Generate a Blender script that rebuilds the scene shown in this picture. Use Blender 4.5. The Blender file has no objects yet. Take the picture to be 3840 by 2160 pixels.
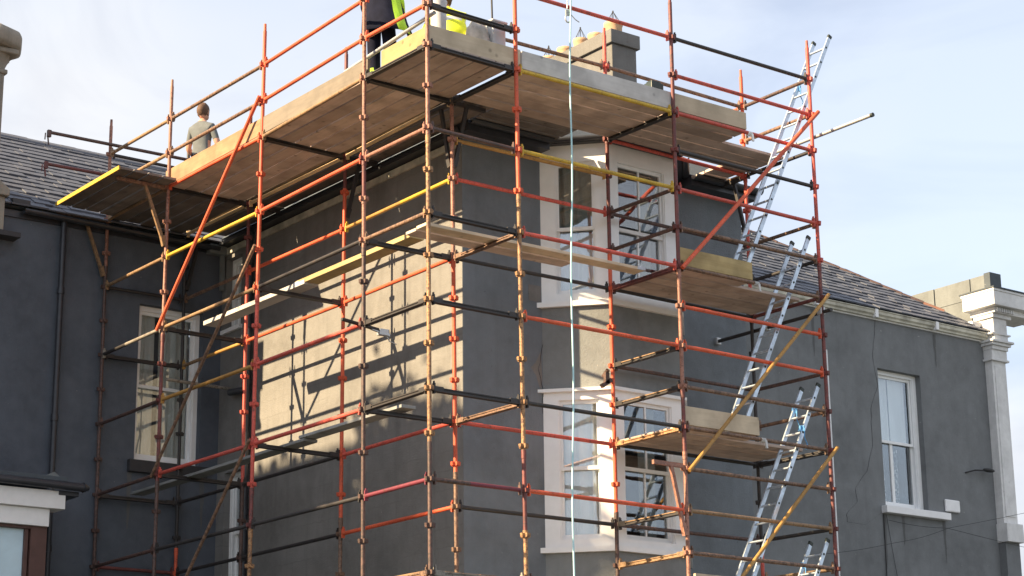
import bpy, bmesh, math, random
from mathutils import Vector, Matrix
random.seed(7)
S = bpy.context.scene
C = S.collection
GZ = 10.4                      # height of the top scaffold deck above the ground; everything below is written relative to it

# ------------------------------------------------------------------ camera
cam = bpy.data.objects.new('camera', bpy.data.cameras.new('camera')); C.objects.link(cam)
f_px, yaw, pitch, roll = 7657.67, 0.650864, 0.271648, -0.011666
fw = Vector((math.sin(yaw)*math.cos(pitch), math.cos(yaw)*math.cos(pitch), math.sin(pitch)))
rt = Vector((math.cos(yaw), -math.sin(yaw), 0)); up = rt.cross(fw)
r2 = math.cos(roll)*rt + math.sin(roll)*up; u2 = -math.sin(roll)*rt + math.cos(roll)*up
M = Matrix((r2, u2, -fw)).transposed().to_4x4(); M.translation = (-13.5255, -18.8814, -8.8237+GZ)
cam.matrix_world = M
cam.data.sensor_width = 36; cam.data.lens = 36*f_px/3840
cam.data.clip_start = .1; cam.data.clip_end = 3000
S.camera = cam

# ------------------------------------------------------------------ world, sun, exposure
SUN = Vector((-1.0, .225, .568)).normalized()
elev = math.asin(SUN.z); azi = math.atan2(SUN.x, SUN.y)
W = bpy.data.worlds.new('World'); S.world = W; W.use_nodes = True
nt = W.node_tree; nt.nodes.clear()
N = nt.nodes.new; L = nt.links.new
out = N('ShaderNodeOutputWorld'); bg = N('ShaderNodeBackground'); bg.inputs[1].default_value = .108
sky = N('ShaderNodeTexSky'); sky.sky_type = 'NISHITA'; sky.sun_disc = False
sky.sun_elevation = elev; sky.sun_rotation = azi; sky.air_density = 1.0; sky.dust_density = 1.5; sky.ozone_density = 1.5
tc = N('ShaderNodeTexCoord'); mp = N('ShaderNodeMapping'); mp.inputs['Scale'].default_value = (1.6, 1.6, 4.0)
mp.inputs['Location'].default_value = (5.0, 7.0, 2.0)
nz = N('ShaderNodeTexNoise'); nz.inputs['Scale'].default_value = 1.2; nz.inputs['Detail'].default_value = 5; nz.inputs['Roughness'].default_value = .5
nz.inputs['Distortion'].default_value = .3
rp = N('ShaderNodeMapRange'); rp.inputs[1].default_value = .38; rp.inputs[2].default_value = .62; rp.inputs[3].default_value = .62; rp.inputs[4].default_value = .95
nz2 = N('ShaderNodeTexNoise'); nz2.inputs['Scale'].default_value = 3.1; nz2.inputs['Detail'].default_value = 6; nz2.inputs['Roughness'].default_value = .55; nz2.inputs['Distortion'].default_value = .6
rp2 = N('ShaderNodeMapRange'); rp2.inputs[1].default_value = .36; rp2.inputs[2].default_value = .60
cm = N('ShaderNodeMix'); cm.data_type = 'RGBA'; cm.inputs[6].default_value = (2.25, 2.31, 2.55, 1); cm.inputs[7].default_value = (3.0, 3.03, 3.12, 1)
mx = N('ShaderNodeMix'); mx.data_type = 'RGBA'
L(mp.outputs[0], nz2.inputs['Vector']); L(nz2.outputs['Fac'], rp2.inputs[0]); L(rp2.outputs[0], cm.inputs[0]); L(cm.outputs[2], mx.inputs[7])
L(tc.outputs['Generated'], mp.inputs[0]); L(mp.outputs[0], nz.inputs['Vector']); L(nz.outputs['Fac'], rp.inputs[0])
L(rp.outputs[0], mx.inputs[0]); L(sky.outputs[0], mx.inputs[6]); L(mx.outputs[2], bg.inputs[0]); L(bg.outputs[0], out.inputs[0])
sl = bpy.data.lights.new('sun', 'SUN'); sl.energy = 5.0; sl.angle = math.radians(.53); sl.color = (1, .76, .46)
so = bpy.data.objects.new('sun', sl); C.objects.link(so); so.rotation_euler = SUN.to_track_quat('Z', 'Y').to_euler(); so.location = (-20, 5, 30)
S.view_settings.view_transform = 'Standard'; S.view_settings.look = 'None'; S.view_settings.gamma = 1
S.view_settings.use_curve_mapping = False
S.view_settings.exposure = 1.58
S.render.engine = 'CYCLES'
S.cycles.max_bounces = 8; S.cycles.transparent_max_bounces = 16

# ------------------------------------------------------------------ material helpers
def newmat(name):
    m = bpy.data.materials.new(name); m.use_nodes = True
    t = m.node_tree; b = t.nodes['Principled BSDF']
    return m, t, b
def nd(t, typ, **kw):
    n = t.nodes.new(typ)
    for k, v in kw.items():
        if k.startswith('i_'): n.inputs[k[2:].replace('_', ' ')].default_value = v
        else: setattr(n, k, v)
    return n
def coords(t, scale=(1, 1, 1), rnd=True):
    c = nd(t, 'ShaderNodeTexCoord'); m = nd(t, 'ShaderNodeMapping'); m.inputs['Scale'].default_value = scale
    t.links.new(c.outputs['Object'], m.inputs[0])
    if rnd:
        o = nd(t, 'ShaderNodeObjectInfo'); mu = nd(t, 'ShaderNodeMath', operation='MULTIPLY'); mu.inputs[1].default_value = 37.0
        t.links.new(o.outputs['Random'], mu.inputs[0]); t.links.new(mu.outputs[0], m.inputs['Location'])
    return m.outputs[0]
def noise(t, vec, scale, detail=4, rough=.55, dist=0):
    n = nd(t, 'ShaderNodeTexNoise'); n.inputs['Scale'].default_value = scale; n.inputs['Detail'].default_value = detail
    n.inputs['Roughness'].default_value = rough; n.inputs['Distortion'].default_value = dist
    t.links.new(vec, n.inputs['Vector']); return n.outputs['Fac']
def rng(t, v, a, b, c=0, d=1):
    n = nd(t, 'ShaderNodeMapRange'); n.inputs[1].default_value = a; n.inputs[2].default_value = b
    n.inputs[3].default_value = c; n.inputs[4].default_value = d; t.links.new(v, n.inputs[0]); return n.outputs[0]
def mix(t, f, a, b, blend='MIX'):
    n = nd(t, 'ShaderNodeMix', data_type='RGBA', blend_type=blend)
    if isinstance(f, float): n.inputs[0].default_value = f
    else: t.links.new(f, n.inputs[0])
    for i, v in ((6, a), (7, b)):
        if isinstance(v, tuple): n.inputs[i].default_value = (*v, 1) if len(v) == 3 else v
        else: t.links.new(v, n.inputs[i])
    return n.outputs[2]
def bump(t, b, h, strength=.3, dist=.01):
    n = nd(t, 'ShaderNodeBump'); n.inputs['Strength'].default_value = strength; n.inputs['Distance'].default_value = dist
    t.links.new(h, n.inputs['Height']); t.links.new(n.outputs[0], b.inputs['Normal'])
MATS = {}
def plain(name, col, rough=.6, metal=0, var=.12, scale=8, spec=.5):
    m, t, b = newmat(name); v = coords(t)
    f = noise(t, v, scale, 4)
    lo = tuple(c*(1-var) for c in col); hi = tuple(min(1, c*(1+var)) for c in col)
    t.links.new(mix(t, rng(t, f, .3, .7), lo, hi), b.inputs['Base Color'])
    b.inputs['Roughness'].default_value = rough; b.inputs['Metallic'].default_value = metal
    MATS[name] = m; return m
def paint(name, col, under, cover=.5, rough=.55, speck=(.03, .022, .02), specka=.0):
    """paint over rusty steel: cover = share of under colour showing"""
    m, t, b = newmat(name); v = coords(t)
    fade = noise(t, v, 2.3, 4, .6)
    f = noise(t, v, 24, 5, .7, .4)
    lo = tuple(c*.78 for c in col); hi = tuple(min(1, c*1.15) for c in col)
    base = mix(t, rng(t, fade, .35, .65), lo, hi)
    e = .5+ (.5-cover)*.55
    base = mix(t, rng(t, f, e-.05, e+.09), base, under)
    g = noise(t, v, 70, 3, .7)
    base = mix(t, rng(t, g, .60-specka, .74-specka), base, speck)
    # paint splashes of pale mortar
    h = noise(t, v, 9, 6, .75)
    base = mix(t, rng(t, h, .70, .76, 0, .8), base, (.42, .40, .36))
    t.links.new(base, b.inputs['Base Color'])
    b.inputs['Roughness'].default_value = rough
    bump(t, b, f, .35, .002)
    MATS[name] = m; return m
RUST = (.16, .07, .035); DK = (.035, .026, .024)
paint('orange', (.64, .105, .045), (.33, .07, .04), .30, specka=.03)
paint('red', (.58, .095, .07), (.24, .06, .045), .36, specka=.03)
paint('maroon', (.17, .045, .042), (.07, .03, .028), .45)
paint('brown', (.115, .062, .052), (.05, .034, .03), .5, specka=.04)
paint('black', (.030, .027, .028), (.075, .048, .036), .30)
paint('rusttan', (.40, .22, .10), (.13, .065, .042), .46, specka=.06)
paint('rustpink', (.34, .16, .115), (.15, .07, .05), .42, specka=.05)
paint('tan', (.28, .175, .095), (.12, .08, .055), .42)
paint('yellow', (.56, .37, .04), (.34, .20, .05), .36, specka=.03)
paint('mustard', (.42, .23, .06), (.24, .12, .04), .35)
paint('weathered', (.22, .13, .085), (.09, .055, .042), .5)
paint('greytube', (.26, .24, .21), (.12, .09, .07), .4)
paint('magenta', (.17, .03, .05), (.10, .03, .03), .35)
paint('tan_lit', (.72, .52, .30), (.55, .36, .18), .3)  # tan steel of the inner ledgers, their sunlit look put into the colour
plain('galv', (.50, .51, .52), .42, .6)
plain('alu', (.54, .62, .72), .38, .75, .2, 14)  # aluminium, the blue of reflected sky put into its base colour
plain('black_plastic', (.03, .04, .035), .5)
plain('cream_gutter', (.50, .48, .40), .6, 0, .35, 5)
plain('white_paint', (.84, .84, .85), .45, 0, .04)
plain('window_white', (.87, .88, .89), .35, 0, .03)
plain('dark_gutter', (.030, .033, .042), .4, 0, .2)
plain('dark_sill', (.035, .035, .04), .7)
plain('terracotta_pot', (.50, .33, .20), .8, 0, .2)
plain('hip_tile', (.095, .062, .058), .85, 0, .45, 14)
plain('hip_tile_new', (.24, .12, .085), .85, 0, .1)
plain('wire', (.02, .02, .022), .6)
plain('skin', (.52, .28, .20), .55, 0, .06)
plain('hair', (.10, .055, .035), .8, 0, .3, 60)
plain('grey_cloth', (.12, .135, .145), .9, 0, .12, 12)
plain('navy_cloth', (.010, .012, .026), .85, 0, .2)
plain('lime_cloth', (.42, .72, .05), .8, 0, .1)
plain('yellow_cloth', (.72, .82, .03), .7, 0, .06)
plain('reflective', (.62, .63, .60), .35, .2)
plain('rope_blue', (.42, .66, .72), .8, 0, .1, 60)
plain('blue_lash', (.10, .30, .60), .8)
plain('bucket_grey', (.52, .54, .58), .5)
plain('tub_white', (.50, .50, .50), .5, 0, .15)
plain('toolbox', (.02, .035, .035), .4)
plain('brown_frame', (.10, .05, .042), .6)
plain('frosted', (.55, .72, .82), .3, 0, .05)
plain('band', (.62, .66, .74), .4, .4)
plain('room', (.06, .055, .05), .9)
plain('sack', (.48, .45, .42), .6, 0, .25, 10)

def cloth(name, col, sc=30):
    m, t, b = newmat(name); v = coords(t, (1, 1, .15), False)
    f = noise(t, v, sc, 3)
    t.links.new(mix(t, rng(t, f, .3, .7), tuple(c*.8 for c in col), col), b.inputs['Base Color'])
    b.inputs['Roughness'].default_value = .9
    MATS[name] = m
MATS['navy_cloth'].node_tree.nodes['Principled BSDF'].inputs['Specular IOR Level'].default_value = .1
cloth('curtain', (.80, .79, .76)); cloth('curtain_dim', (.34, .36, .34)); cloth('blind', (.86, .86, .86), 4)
def lace():
    m, t, b = newmat('lace'); v = coords(t, (1, 1, 1), False)
    f = noise(t, v, 26, 5, .8, 1.2)
    b.inputs['Base Color'].default_value = (.75, .76, .78, 1); b.inputs['Roughness'].default_value = .9
    t.links.new(rng(t, f, .53, .57), b.inputs['Alpha']); MATS['lace'] = m
lace()

def glass():
    m, t, b = newmat('glass'); t.nodes.remove(b)
    o = t.nodes['Material Output']
    tr = nd(t, 'ShaderNodeBsdfTransparent'); tr.inputs[0].default_value = (.93, .95, .95, 1)
    gl = nd(t, 'ShaderNodeBsdfGlossy'); gl.inputs['Roughness'].default_value = .015; gl.inputs[0].default_value = (.9, .93, .96, 1)
    lw = nd(t, 'ShaderNodeLayerWeight'); lw.inputs[0].default_value = .5
    pw = nd(t, 'ShaderNodeMath', operation='POWER'); pw.inputs[1].default_value = 3.2; t.links.new(lw.outputs['Facing'], pw.inputs[0])
    ml = nd(t, 'ShaderNodeMath', operation='MULTIPLY_ADD'); ml.inputs[1].default_value = .8; ml.inputs[2].default_value = .15
    v = coords(t, (1, 1, 1)); nf = noise(t, v, 1.7, 2); bp = nd(t, 'ShaderNodeBump'); bp.inputs['Strength'].default_value = .10; bp.inputs['Distance'].default_value = .02
    t.links.new(nf, bp.inputs['Height']); t.links.new(bp.outputs[0], gl.inputs['Normal'])
    ms = nd(t, 'ShaderNodeMixShader'); t.links.new(pw.outputs[0], ml.inputs[0]); t.links.new(ml.outputs[0], ms.inputs[0])
    t.links.new(tr.outputs[0], ms.inputs[1]); t.links.new(gl.outputs[0], ms.inputs[2]); t.links.new(ms.outputs[0], o.inputs['Surface'])
    MATS['glass'] = m
glass()

def render_wall(name, col, lines=False, streak=.35):
    """cement render: trowelled mottling, stains, faint ghost of the masonry below"""
    m, t, b = newmat(name); v = coords(t, (1, 1, 1), False)
    big = noise(t, v, .9, 5, .6, .5); mid = noise(t, v, 5, 6, .65); fine = noise(t, v, 60, 4, .7)
    sv = coords(t, (3.2, 3.2, .22), False); st = noise(t, sv, 1.6, 5, .6)
    a = tuple(c*.80 for c in col); c2 = tuple(c*1.18 for c in col)
    base = mix(t, rng(t, big, .32, .68), a, c2)
    base = mix(t, rng(t, mid, .38, .72, 0, .45), base, tuple(c*1.38 for c in col))
    base = mix(t, rng(t, st, .52, .72, 0, streak), base, tuple(c*.55 for c in col))
    pk = noise(t, v, 22, 2, .5)
    base = mix(t, rng(t, pk, .74, .80, 0, .7), base, (.42, .42, .40))
    pd = noise(t, v, 15, 3, .6)
    base = mix(t, rng(t, pd, .70, .78, 0, .55), base, tuple(c*.4 for c in col))
    h = nd(t, 'ShaderNodeMath', operation='ADD'); t.links.new(mid, h.inputs[0]); t.links.new(fine, h.inputs[1])
    hh = h.outputs[0]
    if lines:
        sx = nd(t, 'ShaderNodeSeparateXYZ'); t.links.new(v, sx.inputs[0])
        cb = nd(t, 'ShaderNodeCombineXYZ'); t.links.new(sx.outputs[1], cb.inputs[0]); t.links.new(sx.outputs[2], cb.inputs[1])
        dn = nd(t, 'ShaderNodeTexNoise', noise_dimensions='3D'); dn.inputs['Scale'].default_value = 7; t.links.new(v, dn.inputs['Vector'])
        ad = nd(t, 'ShaderNodeMix', data_type='RGBA', blend_type='LINEAR_LIGHT'); ad.inputs[0].default_value = .03
        t.links.new(cb.outputs[0], ad.inputs[6]); t.links.new(dn.outputs['Color'], ad.inputs[7])
        br = nd(t, 'ShaderNodeTexBrick'); br.inputs['Scale'].default_value = 1; br.inputs['Brick Width'].default_value = .62
        br.inputs['Row Height'].default_value = .235; br.inputs['Mortar Size'].default_value = .012; br.inputs['Mortar Smooth'].default_value = .6
        t.links.new(ad.outputs[2], br.inputs['Vector'])
        msk = nd(t, 'ShaderNodeMath', operation='MULTIPLY'); t.links.new(rng(t, big, .46, .62, 0, .22), msk.inputs[0]); t.links.new(br.outputs['Fac'], msk.inputs[1])
        base = mix(t, msk.outputs[0], base, tuple(c*.5 for c in col))
    t.links.new(base, b.inputs['Base Color']); b.inputs['Roughness'].default_value = .92
    bump(t, b, hh, .6, .014)
    MATS[name] = m
render_wall('render_side', (.182, .179, .175), True)
render_wall('render_front', (.158, .180, .205), streak=.18)
render_wall('render_bay', (.205, .218, .224), streak=.2)
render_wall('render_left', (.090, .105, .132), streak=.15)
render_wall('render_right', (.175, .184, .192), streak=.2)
render_wall('render_patch', (.20, .19, .18))
render_wall('chimney_render', (.155, .152, .148))
render_wall('coping', (.16, .175, .18), streak=.3)
render_wall('old_white', (.70, .70, .70), streak=.2)
render_wall('run_stain', (.115, .118, .120), streak=.2)
render_wall('stone', (.25, .225, .19), streak=.6)
render_wall('lead', (.07, .085, .10), streak=.2)

def wood(name, a, b2, axis, rough=.8):
    m, t, b = newmat(name); s = [26, 26, 26]; s['xyz'.index(axis)] = 1.4
    v = coords(t, tuple(s)); g = noise(t, v, 1, 5, .65, .8)
    v2 = coords(t, (3, 3, 3)); k = noise(t, v2, 1.2, 3, .5)
    base = mix(t, rng(t, g, .3, .7), a, b2)
    base = mix(t, rng(t, k, .4, .68, 0, .6), base, tuple(c*.52 for c in a))
    oi = nd(t, 'ShaderNodeObjectInfo'); base = mix(t, rng(t, oi.outputs['Random'], 0, 1, 0, .62), base, tuple(c*.42 for c in a))
    v3 = coords(t, (9, 9, 9)); kn = nd(t, 'ShaderNodeTexVoronoi'); kn.inputs['Scale'].default_value = .45; t.links.new(v3, kn.inputs['Vector'])
    base = mix(t, rng(t, kn.outputs['Distance'], .05, .13, .7, 0), base, tuple(c*.3 for c in a))
    t.links.new(base, b.inputs['Base Color']); b.inputs['Roughness'].default_value = rough
    bump(t, b, g, .3, .003); MATS[name] = m
for ax in 'xy':
    wood('deck_'+ax, (.50, .39, .33), (.66, .54, .47), ax)
    wood('deckdark_'+ax, (.15, .13, .12), (.25, .22, .20), ax)
    wood('toeyellow_'+ax, (.42, .31, .14), (.52, .40, .20), ax)
    wood('toe_'+ax, (.30, .175, .10), (.40, .25, .145), ax)
    wood('toepale_'+ax, (.68, .65, .63), (.82, .79, .77), ax)
    wood('toegrey_'+ax, (.72, .58, .42), (.86, .72, .54), ax)
    wood('toeweather_'+ax, (.22, .19, .16), (.33, .28, .225), ax)
    wood('greywood_'+ax, (.26, .27, .27), (.40, .41, .41), ax)

def slate_mat():
    m, t, b = newmat('slate'); v = coords(t)
    oi = nd(t, 'ShaderNodeObjectInfo')
    f = noise(t, v, 6, 5, .6); geo = nd(t, 'ShaderNodeTexCoord'); wv = nd(t, 'ShaderNodeMapping'); wv.inputs['Scale'].default_value = (1, 1, 1)
    t.links.new(geo.outputs['Object'], wv.inputs[0])
    # tone per slate from its random and from a blocky noise for the joined ones
    base = mix(t, oi.outputs['Random'], (.066, .078, .108), (.092, .100, .128))
    base = mix(t, rng(t, f, .35, .7, 0, .5), base, (.105, .11, .128))
    l = noise(t, v, 2.2, 4, .7); base = mix(t, rng(t, l, .66, .74, 0, .4), base, (.20, .20, .17))
    t.links.new(base, b.inputs['Base Color']); b.inputs['Roughness'].default_value = .62; bump(t, b, f, .3, .004)
    MATS['slate'] = m
slate_mat()
def ground_mat():
    m, t, b = newmat('ground_mat'); v = coords(t, (1, 1, 1), False); f = noise(t, v, .25, 6, .7); g = noise(t, v, 12, 4)
    base = mix(t, rng(t, f, .4, .6), (.085, .09, .10), (.045, .06, .04)); base = mix(t, rng(t, g, .4, .7, 0, .4), base, (.11, .115, .12))
    t.links.new(base, b.inputs['Base Color']); b.inputs['Roughness'].default_value = .95; MATS['ground_mat'] = m
ground_mat()
def leaf_mat():
    m, t, b = newmat('leaf'); v = coords(t); f = noise(t, v, 1.2, 3)
    t.links.new(mix(t, rng(t, f, .35, .65), (.03, .06, .012), (.08, .12, .03)), b.inputs['Base Color']); b.inputs['Roughness'].default_value = .6; MATS['leaf'] = m
leaf_mat(); plain('brick_wall', (.20, .10, .07), .9)
plain('bark', (.09, .065, .045), .9)

# ------------------------------------------------------------------ mesh helpers
class MB:
    def __init__(s, o=(0, 0, 0), u=(1, 0, 0), n=(0, 1, 0), w=(0, 0, 1)):
        s.v = []; s.f = []; s.sm = []; s.mi = []; s.m = 0
        s.o = Vector(o); s.u = Vector(u).normalized(); s.n = Vector(n).normalized(); s.w = Vector(w).normalized()
    def p(s, x, y, z): return s.o + s.u*x + s.n*y + s.w*z
    def add(s, vs, fs, smooth=False):
        k = len(s.v); s.v += [tuple(a) for a in vs]; s.f += [tuple(i+k for i in f) for f in fs]
        s.sm += [smooth]*len(fs); s.mi += [s.m]*len(fs)
    def box(s, x0, y0, z0, x1, y1, z1):
        P = [s.p(x, y, z) for z in (z0, z1) for y in (y0, y1) for x in (x0, x1)]
        s.add(P, [(0, 2, 3, 1), (4, 5, 7, 6), (0, 1, 5, 4), (2, 6, 7, 3), (0, 4, 6, 2), (1, 3, 7, 5)]); return s
    def bar(s, a, b, w, h, upv=(0, 0, 1)):
        a = Vector(a); b = Vector(b); d = (b-a).normalized(); upv = Vector(upv); sd = d.cross(upv)
        if sd.length < 1e-4: sd = d.cross(Vector((1, 0, 0)))
        sd.normalize(); uu = sd.cross(d).normalized()
        P = [q + sd*i*w/2 + uu*j*h/2 for q in (a, b) for j in (-1, 1) for i in (-1, 1)]
        s.add(P, [(0, 2, 3, 1), (4, 5, 7, 6), (0, 1, 5, 4), (2, 6, 7, 3), (0, 4, 6, 2), (1, 3, 7, 5)]); return s
    def tube(s, a, b, r, r1=None, n=12, caps=True, flat=False):
        a = Vector(a); b = Vector(b); r1 = r if r1 is None else r1; d = (b-a).normalized()
        t = Vector((0, 0, 1)) if abs(d.z) < .9 else Vector((1, 0, 0)); e = d.cross(t).normalized(); g = d.cross(e)
        ring = lambda c, q: [c + (e*math.cos(2*math.pi*i/n) + g*math.sin(2*math.pi*i/n))*q for i in range(n)]
        A = ring(a, r); B = ring(b, r1)
        s.add(A+B, [(i, n+i, n+(i+1) % n, (i+1) % n) for i in range(n)], not flat)
        if caps: s.add(A, [tuple(range(n))]); s.add(B, [tuple(range(n-1, -1, -1))])
        return s
    def path(s, pts, r, n=8):
        for a, b in zip(pts, pts[1:]): s.tube(a, b, r, n=n)
        return s
    def lathe(s, prof, c=(0, 0, 0), n=20, caps=True):
        c = Vector(c); k = []
        V = []
        for r, z in prof: V += [c+Vector((r*math.cos(2*math.pi*i/n), r*math.sin(2*math.pi*i/n), z)) for i in range(n)]
        F = []
        for j in range(len(prof)-1):
            for i in range(n): F.append((j*n+i, j*n+(i+1) % n, (j+1)*n+(i+1) % n, (j+1)*n+i))
        s.add(V, F, True)
        if caps:
            s.add(V[-n:], [tuple(range(n))]); s.add(V[:n], [tuple(range(n-1, -1, -1))])
        return s
    def prism(s, poly, z0, z1):
        """poly: (x, y) list counter-clockwise in local u, n; extruded along w"""
        n = len(poly); A = [s.p(x, y, z0) for x, y in poly]; B = [s.p(x, y, z1) for x, y in poly]
        s.add(A+B, [(i, (i+1) % n, n+(i+1) % n, n+i) for i in range(n)] + [tuple(range(n-1, -1, -1)), tuple(range(n, 2*n))]); return s
    def ellipsoid(s, c, r, nu=16, nv=10):
        c = Vector(c); V = []; F = []
        for j in range(nv+1):
            th = math.pi*j/nv
            for i in range(nu):
                ph = 2*math.pi*i/nu; V.append(c + s.u*r[0]*math.sin(th)*math.cos(ph) + s.n*r[1]*math.sin(th)*math.sin(ph) + s.w*r[2]*math.cos(th))
        for j in range(nv):
            for i in range(nu): F.append((j*nu+i, (j+1)*nu+i, (j+1)*nu+(i+1) % nu, j*nu+(i+1) % nu))
        s.add(V, F, True); return s

def wloc(o):
    v = Vector((0, 0, 0))
    while o is not None: v += o.location; o = o.parent
    return v
def finish(mb, name, mat, parent=None, label=None, cat=None, group=None, kind=None, bevel=0):
    me = bpy.data.meshes.new(name)
    V = [Vector(a) for a in mb.v]
    if parent is None:
        lo = [min(a[i] for a in V) for i in range(3)]; hi = [max(a[i] for a in V) for i in range(3)]
        org = Vector(((lo[0]+hi[0])/2, (lo[1]+hi[1])/2, lo[2])); loc = org
    else:
        org = wloc(parent); loc = Vector((0, 0, 0))
    me.from_pydata([tuple(a-org) for a in V], [], mb.f)
    me.polygons.foreach_set('use_smooth', mb.sm); me.polygons.foreach_set('material_index', mb.mi)
    for m in (mat if isinstance(mat, (list, tuple)) else [mat]): me.materials.append(MATS[m])
    me.update()
    o = bpy.data.objects.new(name, me); C.objects.link(o); o.location = loc; o.parent = parent
    if bevel:
        bv = o.modifiers.new('bevel', 'BEVEL'); bv.width = bevel; bv.segments = 2; bv.limit_method = 'ANGLE'
    for k, q in (('label', label), ('category', cat), ('group', group), ('kind', kind)):
        if q: o[k] = q
    return o
def thing(name, label, cat, loc, group=None):
    o = bpy.data.objects.new(name, None); C.objects.link(o); o.location = loc; o.empty_display_size = .2
    o['label'] = label; o['category'] = cat
    if group: o['group'] = group
    return o
def inst(src_me, name, mat, parent, loc, rot=(0, 0, 0), scale=(1, 1, 1)):
    o = bpy.data.objects.new(name, src_me); C.objects.link(o); o.parent = parent
    o.location = Vector(loc)-wloc(parent); o.rotation_euler = rot; o.scale = scale
    if mat:
        o.material_slots[0].link = 'OBJECT'; o.material_slots[0].material = MATS[mat]
    return o
def protomesh(mb, name):
    me = bpy.data.meshes.new(name); me.from_pydata(mb.v, [], mb.f); me.polygons.foreach_set('use_smooth', mb.sm)
    me.materials.append(MATS['black']); me.update(); return me

# ------------------------------------------------------------------ setting
g = MB(); g.box(-400, -400, -GZ-.5, 400, 400, -GZ)
finish(g, 'ground', 'ground_mat', kind='structure')

XA, YB, YL, YR, XR, XE = .67, .77, 6.82, 3.85, 5.46, 14.25   # wall planes
B0, B1, B2, B3 = Vector((1.91, YB, 0)), Vector((2.50, .12, 0)), Vector((3.66, .12, 0)), Vector((4.25, YB, 0))
house = thing('house', 'large dark grey rendered two storey house wrapped in scaffolding', 'house', (3, 5, -GZ))
def wall(mb, u0, u1, z0, z1, t, holes):
    """wall in local frame: u along, outer face at n=0, thickness t inwards (-n)"""
    us = sorted({u0, u1, *[h[0] for h in holes], *[h[1] for h in holes]}); zs = sorted({z0, z1, *[h[2] for h in holes], *[h[3] for h in holes]})
    for a, b in zip(us, us[1:]):
        run = None
        for c, d in zip(zs, zs[1:]):
            inside = any(h[0] <= a+1e-6 and b <= h[1]+1e-6 and h[2] <= c+1e-6 and d <= h[3]+1e-6 for h in holes)
            if inside:
                if run: mb.box(a, -t, run[0], b, 0, run[1]); run = None
            else: run = (run[0], d) if run else (c, d)
        if run: mb.box(a, -t, run[0], b, 0, run[1])
    return mb
UX, UY = (1, 0, 0), (0, 1, 0)
# side wall (faces the sun, -x): u along +y
mb = MB((XA, 0, 0), UY, (-1, 0, 0)); wall(mb, YB, YL, -GZ, -.10, .3, [(6.25, 6.70, -1.36, -.28), (6.08, 6.60, -5.25, -3.49)])
finish(mb, 'wall', 'render_side', house)
mb = MB((0, YB, 0), UX, (0, -1, 0)); wall(mb, XA+.3, XR, -GZ, -.10, .3, [(1.98, 4.18, -10.2, -.2)]); 
mb2 = MB((0, YB, 0), UX, (0, -1, 0)); mb2.box(XA+.001, -.2999, -GZ, XA+.3, -.0, -.10)
finish(mb, 'wall', 'render_front', house)
# front return of the side wall end: a 2 mm proud skin of the front render so both faces meet at the arris
mb = MB((0, YB, 0), UX, (0, -1, 0)); mb.box(XA+.004, 0, -GZ, XA+.3, .004, -.10); finish(mb, 'wall', 'render_front', house)
mb = MB((XR, 0, 0), UY, (1, 0, 0)); mb.box(YB+.3, -.3, -GZ, YR+.3, 0, -.10); finish(mb, 'wall', 'render_front', house)
LW = (-.60+.0, .30, -3.40, -1.12)      # left wing sash window opening
LWu0, LWu1, LWz0, LWz1 = -.66, .37, -3.40, -1.12
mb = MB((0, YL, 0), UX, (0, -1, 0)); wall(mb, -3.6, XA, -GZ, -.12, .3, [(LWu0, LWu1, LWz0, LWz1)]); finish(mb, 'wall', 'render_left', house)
RWu0, RWu1, RWz0, RWz1 = 11.43, 12.47, -3.36, -1.03
mb = MB((0, YR, 0), UX, (0, -1, 0)); wall(mb, XR, XE, -GZ, -.12, .3, [(RWu0, RWu1, RWz0, RWz1)]); finish(mb, 'wall', 'render_right', house)
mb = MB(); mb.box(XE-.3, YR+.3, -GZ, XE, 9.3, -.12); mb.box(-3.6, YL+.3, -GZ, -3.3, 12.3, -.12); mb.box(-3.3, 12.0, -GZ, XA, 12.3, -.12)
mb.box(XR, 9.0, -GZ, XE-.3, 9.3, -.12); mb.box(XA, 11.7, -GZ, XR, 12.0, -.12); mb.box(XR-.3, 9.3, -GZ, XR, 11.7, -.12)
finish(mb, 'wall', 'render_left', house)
mb = MB(); mb.box(XA+.004, YB+.31, -.098, XA+.25, YL-.02, .09); finish(mb, 'eaves_closure', 'dark_sill', house)
mb = MB(); mb.box(XA+.26, YB+.006, -.098, B0.x-.02, YB+.25, .09); finish(mb, 'eaves_closure', 'dark_sill', house)
mb = MB(); mb.box(B3.x+.02, YB+.006, -.098, XR-.02, YB+.25, .09); finish(mb, 'eaves_closure', 'dark_sill', house)
# inner floors and partitions so that rooms are rooms
mb = MB(); mb.box(XA+.31, YB+.31, -6.0, XR-.31, 11.6, -5.8); mb.box(XA+.31, YB+.31, -2.9, XR-.31, 11.6, -2.7); mb.box(XA+.31, 4.6, -GZ, XR-.31, 4.7, -.12)
mb.box(-3.2, 10.3, -GZ, XA-.01, 10.4, -.12); mb.box(XR+.01, 7.2, -GZ, XE-.31, 7.3, -.12)
mb.box(-3.2, YL+.31, -4.2, XA-.01, 11.9, -4.0); mb.box(XR+.01, YR+.31, -4.2, XE-.31, 8.9, -4.0)
finish(mb, 'inner_wall', 'room', house)

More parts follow.
